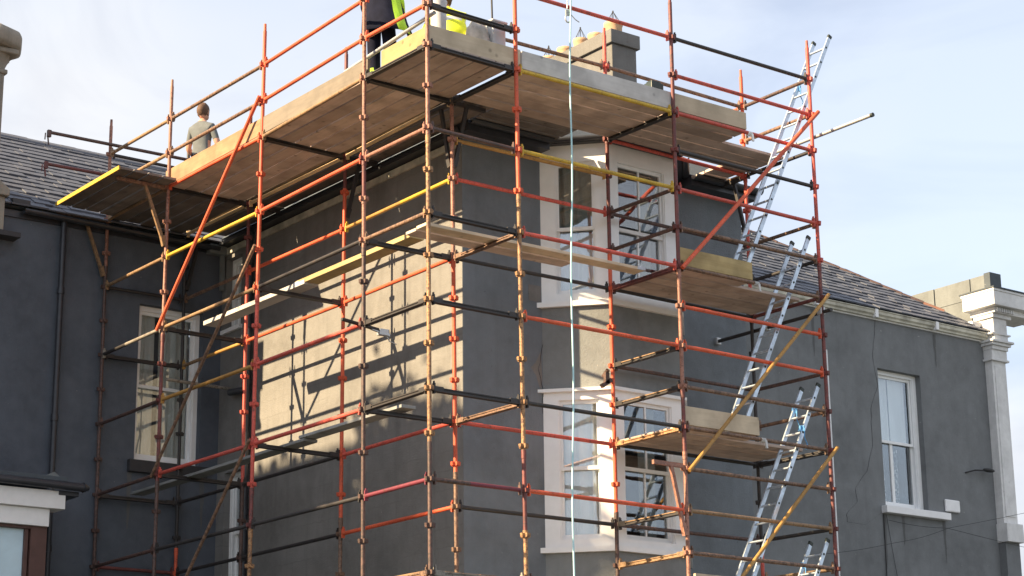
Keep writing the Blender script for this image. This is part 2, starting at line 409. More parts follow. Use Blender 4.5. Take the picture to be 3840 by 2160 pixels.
# ---- bay
def bay_panels():
    for a, b in ((B0, B1), (B1, B2), (B2, B3)):
        d = (b-a); L_ = d.length; u = d.normalized(); n = Vector((u.y, -u.x, 0))
        yield a, u, n, L_
poly = [(B0.x, B0.y), (B1.x, B1.y), (B2.x, B2.y), (B3.x, B3.y)]
def inset_poly(k): # grow the bay outline by k
    c = math.tan(math.radians(22.6))*k
    s_ = k/math.sin(math.radians(42.2))
    return [(B0.x-s_*.95, B0.y+.0), (B1.x-c, B1.y-k), (B2.x+c, B2.y-k), (B3.x+s_*.95, B3.y+.0)]
def ring_wall(z0, z1, t, name, mat, k=0):
    mb = MB()
    o = inset_poly(k) if k else poly
    i_ = [(B0.x+.22, B0.y+.28), (B1.x+.12, B1.y+t), (B2.x-.12, B2.y+t), (B3.x-.22, B3.y+.28)]
    for j in range(3):
        P = [o[j], o[j+1], i_[j+1], i_[j]]
        mb.prism(P, z0, z1)
    return finish(mb, name, mat, house)
ring_wall(-GZ, -5.25, .28, 'bay_wall', 'render_bay')
ring_wall(-3.20, -2.14, .28, 'bay_wall', 'render_bay')
ring_wall(-.16, .02, .28, 'bay_fascia', 'window_white')
def slab(z0, z1, k, name, mat):
    mb = MB(); mb.prism(inset_poly(k)[::1], z0, z1); return finish(mb, name, mat, house)
slab(-5.25, -5.185, .055, 'bay_sill', 'window_white')
slab(-3.24, -3.20, .06, 'bay_cornice', 'window_white')
slab(-2.14, -2.075, .055, 'bay_sill', 'window_white')
slab(.02, .09, .10, 'bay_roof_edge', 'dark_gutter')
mb = MB(); mb.prism([(B0.x+.1, B0.y+.3), (B1.x, B1.y), (B2.x, B2.y), (B3.x-.1, B3.y+.3)], .09, .14); finish(mb, 'bay_roof', 'lead', house)
# gutters of the main block: dark half-round along both sides
def gutter(a, b, r, mat, name='gutter', parent=house, boxy=False):
    a = Vector(a); b = Vector(b); d = (b-a).normalized(); sd = Vector((d.y, -d.x, 0))
    mb = MB((0, 0, 0)); n = 8; V = []
    for q in (a, b):
        for rr in (r, r-.006):
            for i in range(n+1):
                th = math.pi*i/n; V.append(q + sd*math.cos(th)*rr - Vector((0, 0, 1))*math.sin(th)*rr)
    m = n+1; F = []
    for i in range(n):
        F += [(i, i+1, 2*m+i+1, 2*m+i), (m+i, 3*m+i, 3*m+i+1, m+i+1)]
    F += [(0, 2*m, 3*m, m), (n, m+n, 3*m+n, 2*m+n)]
    mb.add(V, F, True)
    mb.add([V[i] for i in list(range(m))+list(range(2*m-1, m-1, -1))], [tuple(range(2*m))])
    return finish(mb, name, mat, parent)
gutter((XA-.08, YB-.1, -.01), (XA-.08, YL-.05, -.02), .06, 'dark_gutter')
mb = MB(); mb.box(XA-.03, YB-.02, -.21, XA-.002, YL-.02, -.115)   # pale weathered strip under the gutter, side wall
finish(mb, 'fascia', 'cream_gutter', house)
mb = MB()
mb.box(XA-.16, YB+.1, -.095, XA+.3, YL-.1, -.062); finish(mb, 'soffit', 'dark_gutter', house)
mb = MB(); mb.box(XA-.1, YB-.28, -.10, B0.x-.05, YB+.3, .04); finish(mb, 'soffit', 'dark_gutter', house); mb = MB(); mb.box(B3.x+.05, YB-.28, -.10, XR+.06, YB+.3, .04); finish(mb, 'soffit', 'dark_gutter', house)
gutter((XA-.1, YB-.33, .03), (B0.x-.05, YB-.33, .03), .06, 'dark_gutter'); gutter((B3.x+.05, YB-.33, .03), (XR+.08, YB-.33, .03), .07, 'dark_gutter')
for p, u, n, L_ in bay_panels():
    q = p + n*.15 + Vector((0, 0, .07)); gutter(q, q+u*L_, .055, 'dark_gutter')

# ---- windows
def curtain_mesh(u0, u1, z0, z1, d, o, u, n, amp=.025, waves=None, seed=0):
    mb = MB(o, u, n); rs = random.Random(seed); k = max(8, int((u1-u0)*60)); waves = waves or (u1-u0)*14
    ph = rs.random()*6
    V = []; F = []
    for j, z in enumerate((z0, (z0+z1)/2, z1)):
        for i in range(k+1):
            t = i/k; uu = u0+(u1-u0)*t
            V.append(mb.p(uu, d + amp*math.sin(ph+t*waves*2*math.pi/2.2 + .4*j) + amp*.4*math.sin(3*ph+t*waves*5), z))
    m = k+1
    for j in range(2):
        for i in range(k): F.append((j*m+i, j*m+i+1, (j+1)*m+i+1, (j+1)*m+i))
    mb.add(V, F, True); return mb
def sash_window(o, u, n, w, z0, z1, jl, jr, head, bottom, zm, bar=None, mat='window_white', outer=0.0, dressing=(), box_d=.12, sashw=.045):
    """o: left bottom on the outer wall face; u along, n outward; the frame box fills the opening, the sashes sit back in it"""
    o = Vector(o); u = Vector(u); n = Vector(n)
    mb = MB(o, u, n)
    mb.box(0, outer-box_d, z0, jl, outer, z1); mb.box(w-jr, outer-box_d, z0, w, outer, z1)
    mb.box(jl, outer-box_d, z1-head, w-jr, outer, z1); mb.box(jl, outer-box_d, z0, w-jr, outer, z0+bottom)
    # parting beads
    mb.box(jl, outer-.035, z0+bottom, jl+.014, outer-.018, z1-head); mb.box(w-jr-.014, outer-.035, z0+bottom, w-jr, outer-.018, z1-head)
    win = finish(mb, 'window', mat, house)
    sb = .045 if sashw == .045 else sashw
    for top in (True, False):
        a, b = (zm-.02, z1-head) if top else (z0+bottom, zm+.02); dd = outer-.045 if top else outer-.085
        m2 = MB(o, u, n); x0, x1 = jl, w-jr
        rb = sb*1.5 if not top else sb
        m2.box(x0, dd-.035, a, x0+sb, dd, b); m2.box(x1-sb, dd-.035, a, x1, dd, b)
        m2.box(x0+sb, dd-.035, a, x1-sb, dd, a+rb); m2.box(x0+sb, dd-.035, b-(.03 if not top else sb), x1-sb, dd, b)
        if bar is not None: m2.box(bar-.011, dd-.030, a+rb, bar+.011, dd-.004, b-.03)
        finish(m2, 'sash', mat, win)
        cuts = [x0+sb] + ([bar] if bar is not None else []) + [x1-sb]
        for ca, cb in zip(cuts, cuts[1:]):
            ga = ca+(.011 if ca != x0+sb else 0); gb = cb-(.011 if cb != x1-sb else 0)
            m3 = MB(o, u, n); m3.box(ga, dd-.020, a+rb, gb, dd-.016, b-.03); finish(m3, 'pane', 'glass', win)
    for kind, mt, a, b, c, d, dep in dressing:
        if kind == 'flat':
            m4 = MB(o, u, n); m4.box(a, dep-.004, c, b, dep, d)
        else: m4 = curtain_mesh(a, b, c, d, dep, o, u, n, seed=int(a*100)+int(c*10))
        finish(m4, 'curtain' if kind != 'flat' else 'blind', mt, win)
    return win
for idx, (p, u, n, L_) in enumerate(bay_panels()):
    jl, jr = (.19, .17) if idx != 1 else (.17, .19)
    if idx == 0:
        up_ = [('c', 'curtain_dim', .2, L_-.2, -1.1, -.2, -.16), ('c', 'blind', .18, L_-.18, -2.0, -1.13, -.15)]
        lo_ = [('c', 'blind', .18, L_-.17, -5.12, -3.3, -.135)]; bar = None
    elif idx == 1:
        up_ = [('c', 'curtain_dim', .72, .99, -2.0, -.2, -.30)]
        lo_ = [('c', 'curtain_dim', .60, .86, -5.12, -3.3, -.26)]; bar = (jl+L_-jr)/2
    else: up_ = []; lo_ = []; bar = None
    sash_window(p, u, n, L_, -2.075, -.16, jl, jr, .05, .11, -1.10, bar, dressing=up_, box_d=.14)
    sash_window(p, u, n, L_, -5.185, -3.24, jl, jr, .10, .10, -4.20, bar, dressing=lo_, box_d=.14)
# corner posts fill between the bay frames
mb = MB()
for z0, z1 in ((-2.075, -.16), (-5.185, -3.24)):
    for c in (B1, B2): mb.prism([(c.x-.002, c.y+.002), (c.x+.002, c.y+.002), (c.x+.05, c.y+.13), (c.x-.05, c.y+.13)], z0, z1)
finish(mb, 'bay_post', 'window_white', house)
# left wing window: recessed, dark sill, net curtains with a dark gap
w_ = LWu1-LWu0
sash_window((LWu0, YL+.11, 0), UX, (0, -1, 0), w_, LWz0, LWz1, .07, .07, .07, .07, -2.29, None, dressing=[
    ('c', 'curtain', .09, .38, LWz0+.08, LWz1-.06, -.14), ('c', 'curtain', .445, w_-.08, LWz0+.08, LWz1-.06, -.14)])
mb = MB(); mb.box(LWu0-.10, YL-.08, LWz0-.17, LWu1+.1, YL+.12, LWz0-.002); finish(mb, 'window_sill', 'dark_sill', house)
# right wing window
w_ = RWu1-RWu0
sash_window((RWu0, YR+.11, 0), UX, (0, -1, 0), w_, RWz0, RWz1, .07, .09, .07, .06, -2.23, None, dressing=[
    ('c', 'blind', .09, .47, -2.24, RWz1-.08, -.125), ('flat', 'blind', .47, .86, -2.24, RWz1-.06, -.125),
    ('c', 'lace', .16, .32, RWz0+.04, -2.45, -.16), ('c', 'lace', .50, .70, RWz0+.04, -2.3, -.18)])
mb = MB((RWu0, YR+.11, 0), UX, (0, -1, 0)); mb.box(.40, -.115, RWz0+.06, .46, -.083, -2.25); finish(mb, 'glazing_bar', 'window_white', house)
mb = MB(); mb.box(RWu0-.10, YR-.12, RWz0-.12, RWu1+.42, YR+.12, RWz0-.002); finish(mb, 'window_sill', 'white_paint', house, bevel=.008)
# narrow windows of the side wall near the inner corner
sash_window((XA+.10, 6.25, 0), UY, (-1, 0, 0), .45, -1.36, -.28, .05, .05, .05, .05, -.85, None, dressing=[('c', 'curtain_dim', .06, .22, -1.3, -.34, -.2)])
sash_window((XA+.10, 6.08, 0), UY, (-1, 0, 0), .52, -5.25, -3.49, .05, .05, .05, .05, -4.35, None)
mb = MB(); mb.box(XA-.05, 6.2, -1.42, XA+.12, 6.76, -1.362); finish(mb, 'window_sill', 'white_paint', house); mb = MB(); mb.box(XA-.05, 6.02, -5.32, XA+.12, 6.66, -5.252); finish(mb, 'window_sill', 'white_paint', house)
mb = MB(); mb.box(XA-.004, 5.75, -1.55, XA, 6.1, -1.40); finish(mb, 'render_repair', 'coping', house)

# ---- roofs and slates
PT = math.radians(35.3); RS = 2.85
def roof_solid(x0, x1, y0, ridge, hip):
    mb = MB(); z0 = -.06; zr = z0+RS*math.tan(PT); y1 = y0+2*RS
    xr = x1-RS if hip else x1
    V = [(x0, y0, z0), (x1, y0, z0), (x1, y1, z0), (x0, y1, z0), (x0, y0+RS, zr), (xr, y0+RS, zr)]
    mb.add(V, [(0, 1, 5, 4), (1, 2, 5), (2, 3, 4, 5), (3, 0, 4), (3, 2, 1, 0)]); return mb
YEL, YER = 6.70, 3.73
roofL = finish(roof_solid(-3.3, 2.6, YEL, 0, False), 'roof', 'lead', house)
roofR = finish(roof_solid(4.6, 14.28, YER, 0, True), 'roof', 'lead', house)
mb = MB(); zt = .08+2.4*math.tan(math.radians(39))
V = [(XA-.06, YB-.25, .05), (XR+.06, YB-.25, .05), (XR+.06, 9.5, .05), (XA-.06, 9.5, .05), (3.06, YB+2.2, zt), (3.06, 7.5, zt)]
mb.add(V, [(0, 1, 4), (1, 2, 5, 4), (2, 3, 5), (3, 0, 4, 5), (3, 2, 1, 0)]); finish(mb, 'roof', 'lead', house)
sm = []
for k in range(3):
    q = MB(); t_ = .020+.003*k; q.box(-.1365, 0, 0, .1365, .42, t_)
    me = bpy.data.meshes.new('slate'); vs = list(q.v)
    me.from_pydata(vs, [], q.f); me.materials.append(MATS['slate']); sm.append(me)
def slates(parent, x0, x1, y0, hip, nparts):
    ex = .2; rows = int(RS/math.cos(PT)/ex)+1; W_ = .275
    rs = random.Random(int(y0*10)); cells = []
    for r in range(rows):
        s_ = r*ex; y = y0+s_*math.cos(PT)-.03; z = -.06+s_*math.sin(PT)
        x = x0+(W_/2 if r % 2 else 0)
        lim = x1-(s_+.12)*math.cos(PT) if hip else x1
        while x < lim: cells.append((x+W_/2, y, z, r)); x += W_
    big = MB(); n_ = 0
    for x, y, z, r in cells:
        rx = PT-.085+rs.uniform(-.004, .004); rz = rs.uniform(-.010, .010); dz = .012+.006*rs.random()
        if s_ok(x, r, nparts, n_):
            o = inst(rs.choice(sm), 'slate', None, parent, (x, y+rs.uniform(-.012, .012), z+dz), (rx, 0, rz)); n_ += 1
        else:
            m = Matrix.Translation((x, y+rs.uniform(-.012, .012), z+dz)) @ Matrix.Rotation(rx, 4, 'X')
            q = MB(); q.box(-.1365, 0, 0, .1365, .42, .021); big.add([m @ Vector(a) for a in q.v], q.f)
    if big.v: finish(big, 'slate_courses', 'slate', parent, kind='stuff')
def s_ok(x, r, nparts, n_): return n_ < nparts
slates(roofL, -3.3, .9, YEL, False, 150)
slates(roofR, 5.35, 14.25, YER, True, 150)
mb = MB(); zr = -.06+RS*math.tan(PT)
k = -3.3
while k < 2.5: mb.tube((k, YEL+RS, zr+.0), (k+.44, YEL+RS, zr+.0), .075, n=10); k += .45
finish(mb, 'ridge_tile', 'slate', roofL)
hp0 = Vector((14.22, YER+.06, -.0)); hp1 = Vector((14.28-RS, YER+RS, zr)); hd = (hp1-hp0); nh = 11
for i in range(2, nh):
    a = hp0+hd*(i/nh); b = hp0+hd*((i+.985)/nh); q = MB(); q.tube(a, b, .066, .058, n=10); finish(q, 'hip_tile', 'hip_tile_new' if i in (2,) else 'hip_tile', roofR)
mb = MB(); k = 4.7
while k < 14.28-RS: mb.tube((k, YER+RS, zr), (k+.44, YER+RS, zr), .075, n=10); k += .45
finish(mb, 'ridge_tile', 'hip_tile', roofR)
# left wing gutter, dark; fascia; right wing gutter, cream ogee in lengths
gutter((-3.0+.45, YEL-.02, -.09), (XA-.15, YEL-.02, -.12), .06, 'dark_gutter')
mb = MB(); mb.box(-3.3, YL-.03, -.19, XA-.02, YL-.001, -.09); finish(mb, 'fascia', 'dark_gutter', house)
mb = MB(); mb.box(XR+.01, YR-.03, -.21, XE-.02, YR-.001, -.06); finish(mb, 'fascia', 'white_paint', house)
xs = [XR+.02, 8.0, 9.95, 11.35, 12.85, 14.3]
for a, b in zip(xs, xs[1:]):
    mb = MB((0, YR-.03, 0), UX, (0, -1, 0))
    prof = [(0, -.185), (.05, -.185), (.055, -.155), (.085, -.13), (.09, -.085), (.105, -.075), (.105, -.06), (.09, -.06), (.085, -.075), (.0, -.10)]
    n_ = len(prof); P = [mb.p(a+.004, d, z) for d, z in prof]; Q = [mb.p(b-.004, d, z) for d, z in prof]
    mb.add(P+Q, [(i, (i+1) % n_, n_+(i+1) % n_, n_+i) for i in range(n_)] + [tuple(range(n_-1, -1, -1)), tuple(range(n_, 2*n_))])
    finish(mb, 'gutter', 'cream_gutter', house)
    if b < 14.2:
        mb = MB((0, YR-.03, 0), UX, (0, -1, 0)); mb.box(b-.035, 0, -.195, b+.035, .112, -.055); finish(mb, 'gutter_joint', 'white_paint', house)
mb = MB(); mb.tube((10.20, YR-.03, -.9), (10.25, YR-.03, -GZ), .019, n=8); finish(mb, 'conduit_pipe', 'white_paint', house)
# downpipes
def pipe(pts, r, mat, name='downpipe', cols=()):
    mb = MB(); mb.path(pts, r, 12)
    for c in cols:
        mb.tube((pts[-1][0], pts[-1][1], c), (pts[-1][0], pts[-1][1], c+.09), r+.012)
    return finish(mb, name, mat, house)
pipe([(-1.92, YL-.08, -.12), (-1.92, YL-.08, -GZ)], .042, 'dark_gutter', cols=(-1.2, -3.0, -4.8))
pipe([(XA-.09, 5.86, -.05), (XA-.09, 5.86, -GZ)], .05, 'dark_gutter', cols=(-1.5, -2.35, -3.2, -4.2))
pipe([(XA-.09, 6.35, -2.36), (XA-.09, 5.9, -2.40)], .05, 'dark_gutter', 'waste_pipe')
# stained stone lump at the inner eaves corner
mb = MB(); mb.prism([(XA-.30, YL-.16), (XA-.02, YL-.16), (XA-.02, YL-.02), (XA-.30, YL-.02)], -.22, -.08)
mb.bar((XA-.07, YL-.1, -.2), (XA-.04, YL-.06, -.75), .07, .06, (0, 1, 0)); finish(mb, 'corbel', 'coping', house, bevel=.01)
# cracks and repairs on the walls (thin open cracks, built as dark slivers)
def crack(pts, w, plane, name='crack', mat='wire'):
    mb = MB(); rs = random.Random(int(pts[0][0]*100)); P = []
    for (a, b), (c, d) in zip(pts, pts[1:]):
        for k in range(4):
            t = k/4; P.append((a+(c-a)*t+rs.uniform(-.012, .012), b+(d-b)*t))
    P.append(pts[-1])
    V = []; F = []
    for i, (x, z) in enumerate(P):
        ww = w*(.5+rs.random()); V += [(x-ww/2, plane, z), (x+ww/2, plane, z+ww*.4)]
    F = [(2*i, 2*i+1, 2*i+3, 2*i+2) for i in range(len(P)-1)]
    mb.add(V, F); V2 = [(v[0], v[1]+.002, v[2]) for v in V]; mb.add(V2, F)
    return finish(mb, name, mat, house)
crack([(11.45, -.2), (11.38, -.55), (11.32, -.85), (11.41, -1.34), (11.23, -1.68), (11.2, -1.98), (11.2, -2.4), (11.02, -2.83), (10.72, -3.13), (10.76, -3.35), (10.5, -3.56), (10.5, -3.70), (10.94, -3.71), (11.34, -3.46)], .007, YR-.004)
crack([(1.92, -2.6), (1.84, -2.93), (1.90, -3.18), (1.90, -3.5)], .008, YB-.004)
mb = MB(); mb.prism([(1.70, YB-.003), (1.9, YB-.003), (1.9, YB+.0), (1.70, YB+.0)], -2.06, -1.85); finish(mb, 'render_repair', 'render_patch', house)
mb = MB(); V = [(1.72, YB-.003, -2.93), (1.80, YB-.003, -3.02), (1.88, YB-.003, -3.25), (1.90, YB-.003, -3.05), (1.88, YB-.003, -2.7), (1.80, YB-.003, -2.85)]
mb.add(V, [(0, 1, 2, 3, 4, 5)]); finish(mb, 'render_repair', 'render_patch', house)

for (xs_, yy, zt_, ln_) in ((RWu0-.05, YR, RWz0-.13, .9), (RWu1+.36, YR, RWz0-.13, .7), (RWu0+.4, YR, RWz0-.13, .5), (LWu0-.06, YL, LWz0-.18, .8), (LWu1+.06, YL, LWz0-.18, .7), (9.95, YR, -.24, .8), (12.9, YR, -.24, .6)):
    mb = MB(); rs = random.Random(int(xs_*37)); n_ = 9; V = []; F = []
    for i in range(n_+1):
        t_ = i/n_; w2 = .035*(1-t_)**.6+.006*rs.random(); xo = xs_+rs.uniform(-.006, .006); V += [(xo-w2, yy-.0025, zt_-ln_*t_), (xo+w2, yy-.0025, zt_-ln_*t_)]
    F = [(2*i, 2*i+2, 2*i+3, 2*i+1) for i in range(n_)]; mb.add(V, F); finish(mb, 'dirt_run', 'run_stain', house)
# ---- chimney of the main block
ch = MB(); ch.box(5.0, 2.9, -.3, 5.48, 5.35, 2.93); ch.box(4.955, 2.86, 2.93, 5.53, 5.39, 3.15)
chim = finish(ch, 'chimney', 'chimney_render', house, bevel=.01)
for i, (y, r, h) in enumerate(((3.15, .135, .24), (3.58, .115, .20), (3.94, .11, .24), (4.33, .12, .22), (4.74, .115, .20), (5.15, .12, .22))):
    q = MB(); q.lathe([(r*.92, 3.15), (r*.98, 3.15+h*.3), (r*1.0, 3.15+h*.72), (r*1.08, 3.15+h*.8), (r*1.08, 3.15+h), (r*.8, 3.15+h), (r*.8, 3.15+h*.5)], (5.25, y, 0), 20); finish(q, 'chimney_pot', 'terracotta_pot', chim)
    if i in (0, 2, 4):
        q = MB(); t = 3.15+h
        for k in range(8):
            a = k*math.pi/4; q.tube((5.25+r*.95*math.cos(a), y+r*.95*math.sin(a), t-.02), (5.25, y, t+.2), .004, n=4)
        q.tube((5.25, y, t+.18), (5.25, y, t+.21), .012, n=6)
        finish(q, 'bird_guard', 'wire', chim)
# ---- gable parapet and corner pilaster at the right end
mb = MB(); x0 = 14.40
for a, b in ((9.0, 5.62), (5.6, 5.08), (5.06, 4.24), (4.22, 3.90)): mb.box(x0+(.0 if b > 5 else .006), b, -.1, x0+.27, a, 1.08)
mb.box(x0-.004, 3.88, .70, x0+.28, 5.06, .712)
finish(mb, 'parapet', 'coping', house, bevel=.006)
mb = MB(); mb.box(x0-.01, 3.76, .83, x0+.29, 3.895, 1.10); finish(mb, 'parapet_end', 'lead', house)
mb = MB(); mb.box(14.0, 3.385, .37, 15.9, 4.10, .62); mb.box(13.985, 3.370, .62, 15.9, 4.12, .665)
mb.box(14.13, 3.50, .27, 15.3, 4.05, .37); mb.box(14.15, 3.56, .20, 14.64, 4.0, .27)
ent = finish(mb, 'cornice', 'old_white', house, bevel=.006)
mb = MB(); mb.box(13.97, 3.352, .665, 15.9, 4.14, .69); finish(mb, 'flashing', 'lead', ent)
for k in range(8):
    q = MB(); q.box(14.16+k*.06, 3.465, .285, 14.195+k*.06, 3.50, .355); finish(q, 'dentil', 'old_white', ent)
mb = MB(); mb.box(14.19, 3.60, -.10, 14.55, 4.0, .20); mb.box(13.95, 3.86, -.12, 14.3, 4.3, .16); mb.box(13.7, 3.95, -.1, 14.0, 4.3, .07); finish(mb, 'pier', 'old_white', house, bevel=.01)
mb = MB(); mb.box(14.12, 3.58, -.10, 14.62, 3.86, -.07); mb.box(14.09, 3.55, -.24, 14.66, 3.86, -.20)
mb.box(14.12, 3.59, -.29, 14.62, 3.86, -.24); mb.box(14.16, 3.63, -.36, 14.58, 3.86, -.29); mb.box(14.17, 3.66, -.52, 14.57, 3.86, -.36); mb.box(14.14, 3.64, -.56, 14.60, 3.86, -.52)
mb.box(14.20, 3.60, -.20, 14.56, 3.86, -.10)
finish(mb, 'capital', 'old_white', house, bevel=.006)
mb = MB(); mb.box(14.19, 3.69, -3.42, 14.55, 3.86, -.56); mb.box(14.24, 3.675, -3.3, 14.50, 3.69, -.64); finish(mb, 'pilaster', 'old_white', house, bevel=.006)
mb = MB(); mb.box(14.17, 3.62, -3.74, 14.60, 3.86, -3.42); finish(mb, 'pilaster_base', 'old_white', house, bevel=.01); mb = MB(); mb.box(14.2, 3.7, -GZ, 14.56, 3.86, -3.74); finish(mb, 'plinth', 'render_right', house)
# ---- left party wall kneeler and small pieces
mb = MB(); V = [(-3.7, 6.62), (-2.86, 6.62), (-2.86, 7.1), (-3.7, 7.1)]
mb.prism(V, -.47, .02)
W0 = [(-3.7, 6.56, .02), (-2.82, 6.56, .02), (-2.82, 7.2, .02), (-3.7, 7.2, .02), (-3.7, 6.56, .75), (-2.82, 6.56, .12), (-2.82, 7.2, .12), (-3.7, 7.2, .75)]
mb.add(W0, [(0, 1, 5, 4), (1, 2, 6, 5), (2, 3, 7, 6), (3, 0, 4, 7), (4, 5, 6, 7), (3, 2, 1, 0)]); finish(mb, 'kneeler', 'stone', house, bevel=.012)
mb = MB(); mb.box(-3.7, 6.58, -.54, -2.62, 6.85, -.47); finish(mb, 'string_course', 'dark_sill', house)
mb = MB(); mb.box(-2.73, 6.66, -.03, -2.47, 6.8, .04); finish(mb, 'slate_stub', 'dark_sill', house)
# pillar chimney of the neighbour, at the left edge
pil = thing('stone_chimney', 'weathered grey stone chimney pillar with moulded cap at left edge', 'chimney', (-3.1, 7.0, .1))
def sq(mb, c, w, z0, z1): mb.box(c[0]-w, c[1]-w, z0, c[0]+w, c[1]+w, z1)
c_ = (-3.13, 7.0); mb = MB(); sq(mb, c_, .225, .1, 2.12); finish(mb, 'shaft', 'stone', pil, bevel=.03)
mb = MB(); sq(mb, c_, .255, 1.86, 1.93); mb.lathe([(.30, 1.93), (.31, 2.03), (.34, 2.10), (.37, 2.14)], (c_[0], c_[1], 0), 8); finish(mb, 'moulding', 'stone', pil, bevel=.02)
mb = MB(); sq(mb, c_, .36, 2.14, 2.22); finish(mb, 'cap_bed', 'stone', pil, bevel=.02)
mb = MB(); mb.lathe([(.46, 2.22), (.53, 2.26), (.545, 2.40), (.50, 2.49), (.34, 2.55)], (c_[0], c_[1], 0), 8); finish(mb, 'cap', 'stone', pil, bevel=.03)
# ---- porch in front of the left wing
PY = 5.5
por = thing('porch', 'white fascia porch roof with black gutter and brown window frame', 'porch', (-3.6, PY+.6, -GZ))
def pb(x0, y0, z0, x1, y1, z1, name, mat, bv=.004): mb = MB(); mb.box(x0, y0, z0, x1, y1, z1); return finish(mb, name, mat, por, bevel=bv)
pb(-5.4, PY-.05, -4.07, -2.27, YL-.01, -4.015, 'roof', 'lead'); 
mb = MB(); mb.tube((-5.4, PY-.10, -4.11), (-2.05, PY-.10, -4.14), .055, n=14); mb.tube((-2.08, PY-.10, -4.14), (-2.0, PY-.10, -4.14), .068, .03, n=14); finish(mb, 'gutter', 'dark_gutter', por)
pb(-2.38, PY-.03, -4.25, -2.10, YL-.01, -4.19, 'soffit', 'dark_gutter')
pb(-5.4, PY-.02, -4.43, -2.28, PY+.3, -4.20, 'fascia', 'white_paint'); pb(-5.4, PY+.05, -4.66, -2.46, PY+.35, -4.435, 'fascia', 'white_paint')
pb(-2.68, PY+.1, -6.6, -2.46, PY+.34, -4.662, 'post', 'brown_frame'); pb(-5.4, PY+.1, -4.70, -2.682, PY+.3, -4.662, 'frame_head', 'brown_frame')
pb(-2.75, PY+.13, -6.6, -2.70, PY+.2, -4.702, 'window_frame', 'brown_frame'); pb(-5.4, PY+.17, -6.6, -2.752, PY+.18, -4.702, 'pane', 'frosted', 0)
pb(-5.4, PY+.1, -GZ, -2.44, YL-.01, -6.6, 'wall', 'render_left', 0)
mb = MB(); V = [(-2.58, PY+.1, -4.02), (-2.27, PY+.1, -4.02), (-2.40, PY+.1, -3.93), (-2.47, PY+.35, -4.0)]; mb.add(V, [(0, 1, 2), (0, 2, 3), (1, 3, 2), (0, 3, 1)]); finish(mb, 'lead_flap', 'coping', por)
# ---- wall fittings and wires
mb = MB(); mb.box(12.86, YR-.045, -3.32, 13.22, YR-.003, -3.11); v = finish(mb, 'vent_cover', 'white_paint', None, 'square white plastic vent cover on the wall right of the sash window', 'vent', bevel=.02)
mb = MB(); mb.tube((13.45, YR-.0, -2.60), (13.60, YR-.10, -2.555), .012, n=8); mb.tube((13.60, YR-.10, -2.555), (13.80, YR-.13, -2.545), .014, n=8)
mb.ellipsoid((13.92, YR-.13, -2.53), (.15, .05, .035)); finish(mb, 'wall_lamp', 'wire', None, 'small dark lamp on a bent arm high on the right wing wall', 'lamp')
def wire(pts, r, label, name='cable'):
    mb = MB(); P = []
    for a, b in zip(pts, pts[1:]):
        for k in range(6):
            t = k/6; P.append(Vector(a).lerp(Vector(b), t)-Vector((0, 0, .03*math.sin(math.pi*t))))
    P.append(Vector(pts[-1])); mb.path(P, r, 6); return finish(mb, name, 'wire', None, label, 'cable')
wire([(9.4, 3.7, -4.34), (11.43, 3.7, -3.98), (12.74, 3.68, -3.63), (16.5, 3.4, -2.75)], .004, 'thin black cable rising to the right below the sash window')
wire([(11.40, 3.78, -3.6), (12.74, 3.7, -3.63), (16.5, 3.5, -3.95)], .004, 'thin black cable drooping to the right from the white window sill')
wire([(11.35, 3.83, -3.5), (11.30, 3.83, -6.5)], .009, 'black cable running straight down below the white window sill')
wire([(11.41, 3.83, -3.5), (11.60, 3.83, -4.6), (11.7, 3.83, -6.5)], .004, 'thin black cable slanting down beside the straight one')

# ------------------------------------------------------------------ scaffolding
sc = thing('scaffolding', 'red orange and rusty steel tube scaffolding wrapped round the corner of the grey house', 'scaffolding', (1.2, 1.5, -GZ))
ST = {'S1': ((-1.290, -1.282), (-1.253, -1.301)), 'S2': ((-0.011, -1.246), (0.022, -1.294)), 'S3': ((2.435, -1.256), (2.412, -1.267)),
 'S4': ((4.855, -1.243), (4.932, -1.201)), 'I1': ((-0.033, 0.014), (0.014, -0.011)), 'I2': ((2.377, -0.037), (2.431, 0.028)),
 'I3': ((4.863, 0.034), (4.829, -0.004)), 'A1': ((-1.317, -0.025), (-1.224, 0.035)), 'A2': ((-1.222, 2.458), (-1.286, 2.440)),
 'A3': ((-1.242, 4.936), (-1.302, 4.851)), 'A4': ((-1.268, 6.735), (-1.223, 6.752)), 'AI1': ((0.032, 2.479), (0.008, 2.456)),
 'AI2': ((0.010, 4.940), (0.009, 4.915)), 'AI3': ((-0.010, 6.728), (0.007, 6.733))}
def node(n, k):
    a, b = ST[n]; t = (2.9-k)/15.9; return Vector((a[0]+(b[0]-a[0])*t, a[1]+(b[1]-a[1])*t, k*.495))
